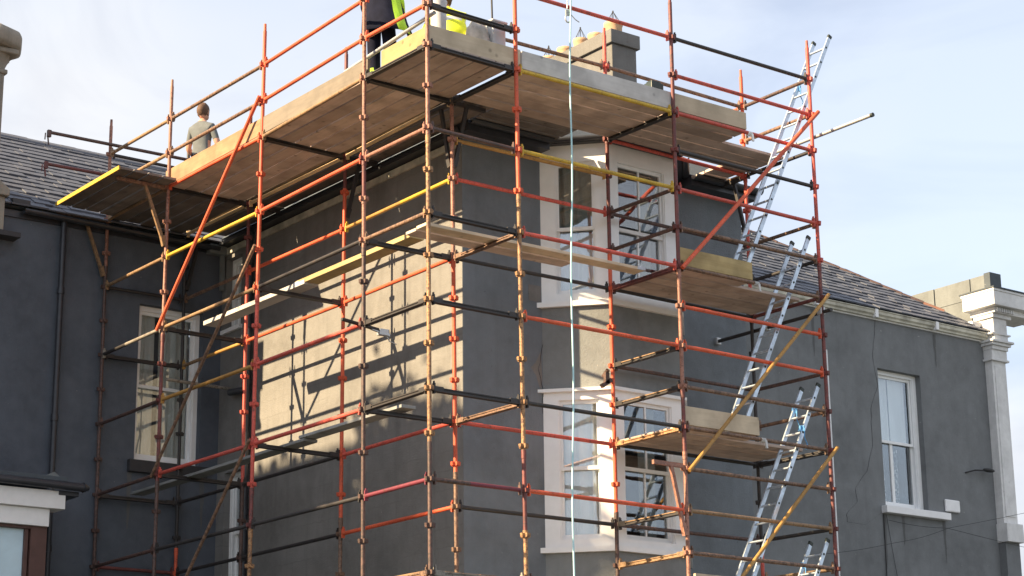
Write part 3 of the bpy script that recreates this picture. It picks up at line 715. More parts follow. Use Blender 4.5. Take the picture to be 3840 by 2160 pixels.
SEG = {'S1': [(4, -2.2, 'rustpink'), (-2.2, -9.2, 'rusttan'), (-9.2, -21, 'brown')],
 'A1': [(4, -2, 'rustpink'), (-2, -2.95, 'maroon'), (-2.95, -4.2, 'rustpink'), (-4.2, -21, 'brown')],
 'A2': [(2.93, -4.2, 'orange'), (-4.2, -9.1, 'red'), (-9.1, -10.1, 'maroon'), (-10.1, -21, 'rusttan')],
 'A3': [(2.97, -4.2, 'rustpink'), (-4.2, -8.2, 'maroon'), (-8.2, -21, 'brown')],
 'A4': [(2.87, -1.4, 'rustpink'), (-1.4, -21, 'brown')],
 'I1': [(-.1, -4.05, 'rustpink'), (-4.05, -9.2, 'orange'), (-9.2, -21, 'weathered')],
 'AI1': [(2.9, -.9, 'maroon'), (-.9, -9.6, 'orange'), (-9.6, -21, 'weathered')],
 'AI2': [(2.7, -1.9, 'maroon'), (-1.9, -8.0, 'red'), (-8, -21, 'brown')],
 'AI3': [(2.7, -9.3, 'black'), (-9.3, -10.2, 'orange'), (-10.2, -21, 'black')],
 'S2': [(4.4, -3.1, 'orange'), (-3.1, -9.1, 'rusttan'), (-9.1, -10.9, 'maroon'), (-10.9, -21, 'rusttan')],
 'S3': [(2.97, -4.1, 'maroon'), (-4.1, -7.1, 'rustpink'), (-7.1, -8.6, 'maroon'), (-8.6, -21, 'rustpink')],
 'S4': [(2.9, -3.1, 'red'), (-3.1, -21, 'maroon')],
 'I2': [(2.87, 1.0, 'red'), (.05, -3.1, 'maroon'), (-3.1, -9.7, 'orange'), (-9.7, -21, 'brown')],
 'I3': [(2.9, 0.3, 'orange'), (.0, -4.0, 'red'), (-4.0, -10.2, 'black'), (-10.2, -21, 'red')]}
# v-pressing cluster: four small folded loops round the tube
q = MB()
for a in range(4):
    d = Vector((math.cos(a*math.pi/2), math.sin(a*math.pi/2), 0)); s_ = Vector((-d.y, d.x, 0))
    for sg in (-1, 1):
        P = [d*.018+s_*sg*.026, d*.066+s_*sg*.020, d*.052+s_*sg*.012, d*.018+s_*sg*.016]
        V = []
        for p_, in zip(P): V.append(p_+Vector((0, 0, .028)))
        for p_ in P: V.append(p_*.93+Vector((0, 0, -.028)))
        q.add(V, [(0, 1, 5, 4), (1, 2, 6, 5), (2, 3, 7, 6), (3, 0, 4, 7), (3, 2, 1, 0), (4, 5, 6, 7)])
    P = [d*.058-s_*.024, d*.070-s_*.024, d*.070+s_*.024, d*.058+s_*.024]
    V = [p_+Vector((0, 0, .028)) for p_ in P]+[p_*.93+Vector((0, 0, -.026)) for p_ in P]
    q.add(V, [(0, 1, 5, 4), (1, 2, 6, 5), (2, 3, 7, 6), (3, 0, 4, 7), (3, 2, 1, 0), (4, 5, 6, 7)])
vp_me = protomesh(q, 'v_pressing')
q = MB(); q.box(-.009, -.022, -.055, .009, .022, .060); q.box(-.006, -.012, .060, .006, .012, .085); wedge_me = protomesh(q, 'wedge')
R_ = .0245
rv = random.Random(3)
for n_, segs in SEG.items():
    for i, (k0, k1, m) in enumerate(segs):
        a = node(n_, k0); b = node(n_, k1)
        mb = MB(); mb.tube(a, b, R_, n=14)
        if i == 0 and k0 < 3.5: mb.tube(a, a+(a-b).normalized()*-.001, R_*.8, n=12)
        if i == 0 and 2 < k0 < 3.5:
            mb.tube(a-Vector((0, 0, .001)), a+Vector((0, 0, .0)), R_, n=14)
            pin = a.copy(); mb.tube(pin, pin+Vector((0, 0, .10)), R_*.80, R_*.72, n=12)
        if i > 0: mb.tube(a-Vector((0, 0, .09)), a+Vector((0, 0, .005)), R_+.0045, n=14)    # socket joint
        st = finish(mb, 'standard', m, sc)
        k = math.floor(k0)
        while k > k1 and k > -15:
            if k <= k0:
                p_ = node(n_, k); o = inst(vp_me, 'v_pressing', m, st, p_, (0, 0, rv.uniform(-.06, .06)), (.84, .84, .82))
            k -= 1
def ledger(a, b, k, m, k2=None, r=R_, ext=None):
    p = node(a, k); q_ = node(b, k if k2 is None else k2); d = (q_-p).normalized()
    A_ = p+d*.062; B_ = q_-d*.062
    mb = MB()
    if isinstance(m, tuple):          # two-tone tube
        m1, m2, t = m; mid = A_.lerp(B_, t); mb.tube(A_, mid, r, n=12); mb.m = 1; mb.tube(mid, B_, r, n=12); mats = [m1, m2]; m = m1
    else: mb.tube(A_, B_, r, n=12); mats = [m]
    o = finish(mb, 'ledger', mats, sc)
    ang = math.atan2(d.y, d.x)
    for e in (A_, B_): inst(wedge_me, 'wedge', m, o, e, (rv.uniform(-.05, .05), 0, ang))
    return o
def transom(a, b, k, m, lit=None, h=.044, w=.042):
    """inverted-T board-bearing transom: deep flat section"""
    p = node(a, k); q_ = node(b, k); d = (q_-p).normalized(); A_ = p+d*.06; B_ = q_-d*.06; dn = Vector((0, 0, -.012))
    mb = MB(); mb.bar(A_+dn, B_+dn, .010, h); mb.bar(A_+dn-Vector((0, 0, h/2-.004)), B_+dn-Vector((0, 0, h/2-.004)), w+.03, .008)
    mb.m = 1 if lit else 0; mb.bar(A_+dn+Vector((0, 0, h/2)), B_+dn+Vector((0, 0, h/2)), .030, .012); mb.m = 0  # lit: paler top edge, light caught from above put into the colour
    mb.bar(A_-d*.02, A_+d*.12, w*.8, h*1.25); mb.bar(B_-d*.12, B_+d*.02, w*.8, h*1.25)
    o = finish(mb, 'transom', [m, lit] if lit else m, sc)
    ang = math.atan2(d.y, d.x)
    for e in (A_, B_): inst(wedge_me, 'wedge', m, o, e, (0, 0, ang))
    return o
def cross(a, b, k, m): return ledger(a, b, k, m)
LED = [
 ('S1', 'A1', -10, ('magenta', 'magenta', .5)), ('S1', 'S2', -10, ('brown', 'magenta', .4)),
 # side row, outer
 ('S1', 'A1', 2, 'orange'), ('A1', 'A2', 2, 'orange'), ('A2', 'A3', 2, 'weathered'), ('A3', 'A4', 2, 'tan'),
 ('S1', 'A1', 1, 'orange'), ('A1', 'A2', 1, 'orange'), ('A2', 'A3', 1, 'weathered'), ('A3', 'A4', 1, 'tan'),
 ('A2', 'A3', 0, 'orange'), ('A3', 'A4', 0, 'tan'), ('A1', 'A2', 0, 'tan'),
 ('S1', 'A1', -2, 'rustpink'), ('A1', 'A2', -2, 'orange'), ('A2', 'A3', -2, 'yellow'), ('A3', 'A4', -2, 'tan'),
 ('S1', 'A1', -4, 'weathered'), ('A1', 'A2', -4, 'black'), ('A2', 'A3', -4, 'tan'), ('A3', 'A4', -4, ('greytube', 'black', .6)),
 ('A1', 'A2', -6, 'red'), ('A2', 'A3', -6, 'mustard'), ('A3', 'A4', -6, 'brown'),
 ('A1', 'A2', -8, 'red'), ('A2', 'A3', -8, 'red'), ('A3', 'A4', -8, 'brown'),
 ('A1', 'A2', -10, 'black'), ('A2', 'A3', -10, 'black'), ('A3', 'A4', -10, 'brown'),
 ('A1', 'A2', -12, 'black'), ('A2', 'A3', -12, 'brown'),
 # side row, inner
 ('I1', 'AI1', 0, 'tan_lit'), ('AI1', 'AI2', 0, 'tan_lit'), ('AI2', 'AI3', 0, 'tan_lit'),
 ('I1', 'AI1', -2, ('yellow', 'mustard', .45)), ('AI1', 'AI2', -2, 'orange'), ('AI2', 'AI3', -2, 'weathered'),
 ('I1', 'AI1', -4, 'orange'), ('AI1', 'AI2', -4, 'orange'), ('AI2', 'AI3', -4, ('mustard', 'tan', .6)),
 ('I1', 'AI1', -8, 'red'), ('AI1', 'AI2', -8, 'black'), ('AI2', 'AI3', -8, 'black'),
 ('I1', 'AI1', -10, 'orange'), ('AI1', 'AI2', -10, 'black'), ('AI2', 'AI3', -10, 'black'),
 # front row, outer
 ('S2', 'S3', 2, 'red'), ('S3', 'S4', 2, 'black'), ('S3', 'S4', 1, 'red'), ('S1', 'S2', 2, 'black'),
 ('S2', 'S3', 0, 'yellow'), ('S3', 'S4', 0, 'red'), ('S3', 'S4', -1, 'black'),
 ('S1', 'S2', -2, 'brown'), ('S2', 'S3', -2, 'yellow'), ('S3', 'S4', -2, 'red'), ('S3', 'S4', -3, 'weathered'),
 ('S2', 'S3', -4, 'red'), ('S3', 'S4', -4, 'weathered'), ('S3', 'S4', -5, 'orange'),
 ('S2', 'S3', -6, 'orange'), ('S3', 'S4', -6, 'orange'), ('S3', 'S4', -7, 'weathered'),
 ('S2', 'S3', -8, 'black'), ('S3', 'S4', -8, 'weathered'), ('S3', 'S4', -9, 'weathered'),
 ('S2', 'S3', -10, 'orange'), ('S3', 'S4', -10, 'tan'), ('S3', 'S4', -11, 'weathered'), ('S2', 'S3', -12, 'brown'), ('S3', 'S4', -12, 'brown'),
 # front row, inner
 ('I1', 'I2', 2, 'weathered'), ('I2', 'I3', 2, 'weathered'),
 ('I2', 'I3', 0, 'red'), ('I1', 'I2', -1, 'mustard'), ('I1', 'I2', -2, 'red'), ('I2', 'I3', -2, 'brown'),
 ('I1', 'I2', -4, 'black'), ('I2', 'I3', -4, 'black'), ('I2', 'I3', -6, 'brown'),
 ('I1', 'I2', -8, 'red'), ('I2', 'I3', -8, 'black'), ('I1', 'I2', -10, 'black'), ('I2', 'I3', -10, 'brown'),
 # across
 ('I3', 'S4', 2, 'brown'), ('I3', 'S4', 1, 'weathered'), ('I3', 'S4', 0, 'black'), ('I3', 'S4', -2, 'weathered'), ('I3', 'S4', -3, 'black'),
 ('I3', 'S4', -4, 'maroon'), ('I3', 'S4', -6, 'brown'), ('I3', 'S4', -7, 'weathered'), ('I3', 'S4', -10, 'black'), ('I3', 'S4', -11, 'tan'), 
 ('I2', 'S3', -2, 'brown'), ('I2', 'S3', -3, 'brown'), ('A4', 'AI3', 2, 'black'), ('A4', 'AI3', -2, 'black'), ('A4', 'AI3', -10, 'maroon'),
]
for l in LED: ledger(*l)
TR = [('S1', 'A1', 0, 'black'), ('S1', 'S2', 0, 'black'), ('S1', 'S2', 1, 'black'), ('A1', 'I1', 0, 'black'), ('S2', 'I1', 0, 'black'),
 ('A2', 'AI1', 0, 'black'), ('A3', 'AI2', 0, 'black'), ('A4', 'AI3', 0, 'black'), ('S3', 'I2', 0, 'black'),
 ('S1', 'S2', -4, 'black'), ('A1', 'I1', -4, 'black'), ('S2', 'I1', -4, 'weathered'), ('A2', 'AI1', -4, 'black'), ('A3', 'AI2', -4, 'black'), ('A4', 'AI3', -4, 'black'),
 ('S3', 'I2', -4, 'maroon'), ('S1', 'A1', -6, 'black'), ('S1', 'S2', -6, 'black'), ('S3', 'I2', -6, 'black', 'tan'), ('S3', 'I2', -7, 'black', 'tan'),
 ('S1', 'A1', -8, 'black'), ('S1', 'S2', -8, 'black'), ('A1', 'I1', -8, 'black'), ('S2', 'I1', -8, 'weathered'), ('A2', 'AI1', -8, 'black'), ('A3', 'AI2', -8, 'black'), ('A4', 'AI3', -8, 'black'),
 ('S3', 'I2', -8, 'rusttan'), ('S4', 'I3', -8, 'black'), ('S3', 'I2', -10, 'black', 'tan'),
 ('S3', 'I2', -11, 'tan'), ('S1', 'A1', -12, 'weathered'), ('S1', 'S2', -12, 'greytube'), ('A1', 'I1', -12, 'black'), ('S2', 'I1', -12, 'black'), ('S3', 'I2', -12, 'tan')]
for t_ in TR: transom(*t_)
def brace(a, b, m, off, r=.0215):
    p = node(*a)+Vector(off); q_ = node(*b)+Vector(off); d = (q_-p).normalized()
    mb = MB(); mb.tube(p-d*.05, q_+d*.05, r, n=12); 
    for e in (p, q_): mb.tube(e, e-Vector(off)*.7, .012, n=8)
    return finish(mb, 'brace', m, sc)
brace(('A2', 1), ('A3', -4), 'orange', (-.075, 0, 0), .024)
brace(('A2', -3), ('A3', -8), 'weathered', (-.075, 0, 0))
brace(('A2', -8), ('A3', -13), 'weathered', (-.075, 0, 0))
brace(('S4', 1), ('S3', -4), 'orange', (.03, -.075, 0), .027)
brace(('S4', -4), ('S3', -9), 'mustard', (.03, -.075, 0), .0235)
brace(('S4', -8), ('S3', -13), 'mustard', (.03, -.075, 0), .0235)
# hop-up brackets: cantilevered arm with a diagonal strut
def bracket(n_, k, d, ln, m, m2=None):
    p = node(n_, k); d = Vector(d); mb = MB(); a = p+d*.05; b = p+d*ln
    mb.bar(a-Vector((0, 0, .02)), b-Vector((0, 0, .02)), .04, .05); mb.m = 1 if m2 else 0
    mb.bar(p+d*(ln*.45)-Vector((0, 0, .03)), p+d*.05-Vector((0, 0, .78)), .035, .045); mb.bar(p+d*.03-Vector((0, 0, .84)), p+d*.07-Vector((0, 0, .70)), .05, .06)
    return finish(mb, 'hop_up_bracket', [m, m2] if m2 else m, sc)
bracket('A3', 0, (-1, 0, 0), .78, 'weathered', 'tan'); bracket('A4', 0, (-1, 0, 0), .78, 'weathered', 'tan')
bracket('S3', -8.9, (-1, 0, 0), .50, 'rustpink')
for n_ in ('AI1', 'AI2', 'AI3', 'I1'): bracket(n_, 0, (1, 0, 0), .5, 'black')
for n_ in ('I1', 'I3'): bracket(n_, 0, (0, 1, 0), .5, 'black')
# loose tubes fixed across
def tube(a, b, m, r=R_, hooks=(), name='tube'):
    mb = MB(); mb.tube(a, b, r, n=12)
    for h in hooks:
        h = Vector(h); mb.bar(h+Vector((0, 0, .05)), h-Vector((0, 0, .05)), .05, .05, (1, 0, 0)); mb.bar(h-Vector((.02, 0, .03)), h-Vector((-.0, 0, .17)), .015, .018, (1, 0, 0)); mb.bar(h-Vector((.055, 0, .0)), h-Vector((.06, 0, .10)), .012, .014, (1, 0, 0))
    return finish(mb, name, m, sc)
tube((-2.25, 6.66, 1.10), (.1, 6.66, 1.13), 'brown', hooks=[(-2.25, 6.66, 1.08)])
tube((-2.22, 6.78, .67), (-1.2, 6.78, .69), 'maroon', hooks=[(-2.22, 6.78, .65)])
tube((-1.16, -1.25, .43), (-1.16, .62, .31), 'galv', .024)
tube((4.93, -2.24, .205), (4.93, .6, .20), 'galv', .024)
mb = MB(); mb.tube((4.93, -2.26, .205), (4.93, -2.22, .205), .028, n=12); finish(mb, 'end_cap', 'black_plastic', sc)
tube((4.90, -1.38, -2.17), (4.90, 1.9, -2.14), 'black'); 
for y in (-1.2, -.2, .75): mb = MB(); mb.box(4.86, y-.04, -2.20, 4.94, y+.04, -2.10); finish(mb, 'coupler', 'galv', sc, bevel=.01)
tube((-.36, 6.5, -2.26), (XA, 6.5, -2.27), 'greytube'); 
tube((-1.50, .10, -2.93), (-.95, .10, -2.99), 'black', .022); mb = MB(); mb.box(-1.0, .07, -3.04, -.88, .14, -2.97); mb.bar((-1.1, .1, -2.98), (-.85, .1, -3.03), .03, .03); mb.path([(-.9, .1, -3.02), (-.85, .1, -3.10), (-.75, .1, -3.12)], .006); finish(mb, 'coupler', 'galv', sc)
mb = MB(); mb.bar((2.28, -.03, -3.22), (2.28, -.03, -3.08), .05, .06, (1, 0, 0)); mb.bar((2.20, -.03, -3.26), (2.35, -.03, -3.16), .05, .05); mb.tube((2.28, -.06, -3.05), (2.28, .03, -3.12), .028, n=10); finish(mb, 'coupler', 'brown', sc)
tube((4.88, .05, 1.0), (4.86, 1.9, .99), 'orange'); tube((4.88, .05, .03), (4.86, 1.9, .03), 'tan')
tube((.62, -1.75, 1.9), (.62, .4, 1.95), 'galv')
for z in (-3.94, -5.95):                         # pale clips wound round the deck-edge tubes
    pass
def cloth_tie(p, m, label):
    mb = MB(); p = Vector(p)
    for k in range(4): mb.tube(p+Vector((-.03+.018*k, 0, 0)), p+Vector((-.02+.018*k, 0, 0)), .033-.002*(k % 2), n=10)
    mb.bar(p+Vector((.03, -.02, 0)), p+Vector((.035, -.03, -.10)), .02, .03, (1, 0, 0)); return finish(mb, 'rag_tie', m, None, label, 'tie')
cloth_tie((3.72, -1.25, -.01), 'white_paint', 'white rag tied round the red edge tube at the right end of the top deck')
cloth_tie((3.72, -1.25, -1.99), 'tub_white', 'grey rag tied round the edge tube beside the middle deck toe board')
cloth_tie((3.72, -1.245, -3.97), 'tub_white', 'grey rag tied round the edge tube beside the lower deck toe board')

# ------------------------------------------------------------------ decks and boards
def deck(label, boards, cat='platform', group='scaffold platforms'):
    cx = sum((b[0]+b[1])/2 for b in boards)/len(boards); cy = sum((b[2]+b[3])/2 for b in boards)/len(boards); z = min(b[4] for b in boards)
    t = thing('scaffold_platform', label, cat, (cx, cy, z), group)
    for b in boards:
        x0, x1, y0, y1, z0, m = b[:6]; mb = MB(); dz = rv.uniform(0, .011)
        gx, gy = ((.003, .0115) if x1-x0 > y1-y0 else (.0115, .003))
        mb.box(x0+gx, y0+gy, z0+dz, x1-gx, y1-gy, z0+(.06 if m.startswith('toe') and y1-y0 > 2 else .038)+dz)
        wz, ax_ = rv.uniform(-.004, .012), (0 if x1-x0 > y1-y0 else 1); mid = (x0+x1)/2 if ax_ == 0 else (y0+y1)/2
        mb.v = [(v[0], v[1], v[2]+(wz if v[ax_] > mid else 0)) for v in mb.v]
        o = finish(mb, 'board', m, t, bevel=.005)
        if len(b) > 6:
            q = MB()
            for e in b[6]:
                if x1-x0 > y1-y0: X = x0 if e == 'a' else x1-.12; q.box(X, y0+.001, z0+dz-.002, X+.12, y1-.001, z0+dz+.04)
                else: Y = y0 if e == 'a' else y1-.12; q.box(x0+.001, Y, z0+dz-.002, x1-.001, Y+.12, z0+dz+.04)
            finish(q, 'end_band', 'band', o)
    return t
def run_y(x0, n, y0, y1, z, m, w=.228): return [(x0+i*w, x0+(i+1)*w, y0+rv.uniform(-.01, .01), y1+rv.uniform(-.01, .01), z, m) for i in range(n)]
def run_x(y0, n, x0, x1, z, m, w=.228): return [(x0+rv.uniform(-.01, .01), x1+rv.uniform(-.01, .01), y0+i*w, y0+(i+1)*w, z, m) for i in range(n)]
X0 = -1.235
deck('top platform boards over the outer corner, under the crouching worker', run_y(X0, 5, -1.26, .02, .005, 'deck_y', .235))
deck('top platform boards along the side wall in the bay left of the corner', run_y(X0, 5, .03, 2.45, .005, 'deck_y', .235)+run_y(-.052, 3, -.05, 2.45, .029, 'deckdark_y', .215))
deck('top platform boards along the side wall in the middle bay', run_y(X0, 5, 2.46, 4.92, .005, 'deck_y', .235)+run_y(-.052, 3, 2.46, 4.92, .029, 'deckdark_y', .215))
deck('top platform boards in the far left bay beside the slate roof', run_y(X0, 5, 4.93, 6.72, .005, 'deckdark_y', .235)+run_y(-.052, 3, 4.93, 6.6, .029, 'deckdark_y', .215))
t = deck('cantilevered platform with a yellow edge reaching out over the left gutter', run_y(-2.125, 4, 4.64, 6.56, .012, 'deckdark_y', .215))
mb = MB(); mb.box(-2.142, 4.63, .002, -2.122, 6.57, .056); finish(mb, 'edge_strip', 'yellow', t)
deck('top platform boards over the front between the corner and the bay window', run_x(-1.225, 5, .03, 2.40, .005, 'deck_x', .235)+run_x(-.045, 3, .60, 1.92, .029, 'deckdark_x', .19))
deck('top platform boards over the right half of the bay window', run_x(-1.225, 2, 2.43, 3.70, .005, 'deck_x', .235)+run_x(-.755, 3, 2.43, 4.83, .006, 'deck_x', .235)+run_x(-.045, 3, 4.40, 4.83, .029, 'deck_x', .19))
deck('single sunlit walkway plank along the side wall at middle height', [(-.80, -.57, 2.10, 4.68, -1.945, 'toepale_y', ''), (-.79, -.56, -.2, 2.36, -1.915, 'toeyellow_y', 'b')])
deck('long plank walkway crossing in front of the upper bay window', [(-1.0, 2.24, -.87, -.645, -1.97, 'toegrey_x', 'b'), (-.98, 1.3, -.63, -.40, -1.975, 'deck_x')])
deck('middle platform boards right of the upper bay window', run_x(-1.20, 1, 2.44, 3.66, -1.985, 'deck_x')+run_x(-.95, 4, 2.44, 4.80, -1.98, 'deck_x'))
deck('grey plank walkway along the side wall at lower height', [(-.86, -.64, 1.95, 6.5, -3.965, 'greywood_y'), (-.86, -.64, -.15, 2.08, -3.925, 'greywood_y')])
deck('lower platform boards right of the lower bay window', run_x(-1.20, 1, 2.44, 3.66, -3.96, 'deck_x')+run_x(-.93, 4, 2.44, 4.74, -3.955, 'deck_x'))
deck('sunlit boards of the lowest visible platform at the corner', run_y(X0, 5, -1.2, .0, -5.94, 'toe_y', .235)+run_x(-1.2, 4, .05, 2.36, -5.94, 'toegrey_x', .235))
deck('boards of the lowest platform under the lower bay window at the right', run_x(-1.2, 4, 2.44, 4.3, -5.94, 'deck_x', .235))
def toe(x0, y0, x1, y1, z, m, label, h=.225):
    mb = MB()
    if abs(x1-x0) > abs(y1-y0): mb.box(x0, y0-.038, z, x1, y0, z+h)
    else: mb.box(x0-.038, y0, z, x0, y1, z+h)
    o = finish(mb, 'toe_board', m, None, label, 'toe board', 'toe boards standing on the platform edges', bevel=.004); return o
toe(-1.24, -1.205, .07, -1.205, .046, 'toegrey_x', 'pale toe board on the front edge at the outer corner, below the buckets')
toe(.10, -1.198, 2.42, -1.198, .046, 'toepale_x', 'long grey toe board above the yellow edge tube at the front')
toe(2.46, -1.20, 3.69, -1.20, .046, 'toegrey_x', 'pale toe board at the right end of the top platform')
toe(-1.195, -1.2, -1.195, -.27, .046, 'toeyellow_y', 'bright yellow wood toe board on the left side of the outer corner')
toe(-1.195, .02, -1.195, 2.44, .046, 'toeweather_y', 'long weathered toe board on the side edge just left of the corner')
toe(-1.195, 2.48, -1.195, 5.05, .046, 'toe_y', 'orange wood toe board at the left above the orange edge tube')
toe(2.47, -1.20, 3.68, -1.20, -1.945, 'toeyellow_x', 'new pale toe board on the middle platform beside the bay window')
toe(2.47, -1.20, 3.68, -1.20, -3.915, 'toegrey_x', 'grey weathered toe board on the lower platform')
toe(2.55, -1.195, 4.2, -1.195, -5.895, 'toegrey_x', 'toe board of the lowest platform under the bay at the bottom edge')

# ------------------------------------------------------------------ ladders
def ladder(yl, yr, top, bot, label):
    xt, zt = top; xb, zb = bot; t = thing('ladder', label, 'ladder', ((xb), (yl+yr)/2, zb), 'aluminium ladders between the platforms')
    A_ = Vector((xb, 0, zb)); B_ = Vector((xt, 0, zt)); d = (B_-A_).normalized(); L_ = (B_-A_).length
    for y in (yl, yr):
        mb = MB(); mb.bar(A_+Vector((0, y, 0)), B_+Vector((0, y, 0)), .058, .024, (0, 1, 0)); finish(mb, 'rail', 'alu', t, bevel=.004)
        mb = MB(); e = B_+Vector((0, y, 0)); mb.bar(e-d*.03, e+d*.022, .068, .034, (0, 1, 0)); finish(mb, 'end_cap', 'black_plastic', t, bevel=.008)
        mb = MB(); e = A_+Vector((0, y, 0)); mb.bar(e-d*.02, e+d*.03, .068, .034, (0, 1, 0)); finish(mb, 'rubber_foot', 'black_plastic', t)
    s_ = L_-.20
    while s_ > .1:
        c = A_+d*s_; mb = MB(); mb.tube(c+Vector((0, yl+.014, 0)), c+Vector((0, yr-.014, 0)), .0145, n=10); r_ = finish(mb, 'rung', 'alu', t)
        mb = MB(); mb.tube(c+Vector((0, yr-.0125, 0)), c+Vector((0, yr-.0155, 0)), .015, n=10); finish(mb, 'rung_end', 'black_plastic', r_)
        s_ -= .262
    return t
LY, RY = -.86, -1.155
ladder(LY, RY, (5.39, 1.75), (3.58, -1.93), 'tall upper ladder passing through the top platform, its top against the sky')
ladder(LY, RY, (4.785, -1.18), (3.46, -3.90), 'second ladder down, between the middle and lower platforms in front of the roof')
ladder(LY, RY, (4.825, -3.12), (3.42, -5.90), 'third ladder down, tied with blue rope beside the lower platform')
ladder(LY, RY, (4.845, -5.09), (3.3, -8.2), 'lowest ladder, only its two rail tops showing at the bottom edge')
def lash(p, label):
    mb = MB(); p = Vector(p); rs = random.Random(5)
    for k in range(5): mb.tube(p+Vector((0, -.04, -.03+k*.014)), p+Vector((0, .04, -.03+k*.016)), .008, n=6); mb.tube(p+Vector((-.04, 0, -.03+k*.014)), p+Vector((.04, 0, -.02+k*.014)), .012, n=6)
    mb.path([p+Vector((0, -.04, 0)), p+Vector((-.02, -.05, -.12)), p+Vector((.03, -.045, -.2)), p+Vector((.0, -.05, -.27))], .007, 6)
    return finish(mb, 'rope_lashing', 'blue_lash', None, label, 'rope')
lash((4.68, LY, -3.42), 'blue rope lashing round the left rail of the third ladder')
lash((4.50, RY, -3.72), 'blue rope lashing hanging on the right rail of the third ladder')
lash((4.70, LY, -5.38), 'blue rope lashing on the lowest ladder at the bottom edge')
lash((5.05, LY, 1.02), 'small blue rope lashing on the upper ladder near the guard rail')

# ------------------------------------------------------------------ hanging rope
mb = MB(); P = []
for i in range(60):
    z = 1.9-i*.2; P.append(Vector((.63-.017*i*.2*1.0+.012*math.sin(i*.5), -1.52, z)))
mb.path(P, .0105, 8)
finish(mb, 'hoist_rope', 'rope_blue', None, 'long pale blue rope hanging straight down in front of the scaffolding', 'rope')
mb = MB(); P = [Vector((.58, -1.50, z)) for z in (1.9, 1.2, .83)]; mb.path(P, .0075, 8)
for k in range(4): mb.tube(Vector((.555, -1.5, .80-.02*k)), Vector((.615, -1.5, .815-.02*k)), .011, n=6)
P = [Vector((.585+.035*math.cos(a), -1.5, .70+.045*math.sin(a))) for a in [1.6+.4*k for k in range(12)]]; mb.path(P, .009, 8)
mb.path([Vector((.62, -1.5, .78)), Vector((.70, -1.5, .72)), Vector((.76, -1.5, .70))], .006, 6)
finish(mb, 'hoist_hook', 'galv', None, 'small steel hoist hook knotted on a rope end at the top', 'hook')

# ------------------------------------------------------------------ things on the top platform
mb = MB(); mb.lathe([(.088, .05), (.092, .30), (.095, .68), (.099, .69), (.099, .71), (.085, .71), (.08, .4)], (-.925, -1.0, 0), 24)
finish(mb, 'plastic_drum', 'bucket_grey', None, 'tall pale grey drum beside the corner toe board', 'drum')
mb = MB(); q = [(-.25, -1.14), (-.06, -1.14), (-.04, -.95), (-.27, -.95)]; mb.prism(q, .05, .62); mb.prism([(-.27, -1.16), (-.04, -1.16), (-.02, -.93), (-.29, -.93)], .59, .62)
tb = finish(mb, 'plastic_tub', 'bucket_grey', None, 'square pale grey plastic tub right of the crumpled sack', 'tub', bevel=.015)
mb = MB(); mb.tube((-.14, -1.0, .1), (-.16, -1.0, .93), .011, n=8); finish(mb, 'hand_tool', 'wire', None, 'dark tool handle standing up out of the grey tub', 'tool')
mb = MB(); mb.ellipsoid((-.40, -1.03, .33), (.15, .11, .29), 18, 12)
rs = random.Random(2); mb.v = [tuple(Vector(a)+Vector([rs.uniform(-.02, .02) for _ in range(3)])) for a in mb.v]
finish(mb, 'rubble_sack', 'sack', None, 'crumpled pale plastic sack between the yellow vest and the tub', 'sack')
mb = MB(); mb.box(2.36, -.95, .05, 2.56, -.80, .50); mb.box(2.38, -.93, .50, 2.54, -.82, .525); finish(mb, 'tool_case', 'toolbox', None, 'small dark tool case behind the toe board below the chimney', 'case', bevel=.01)

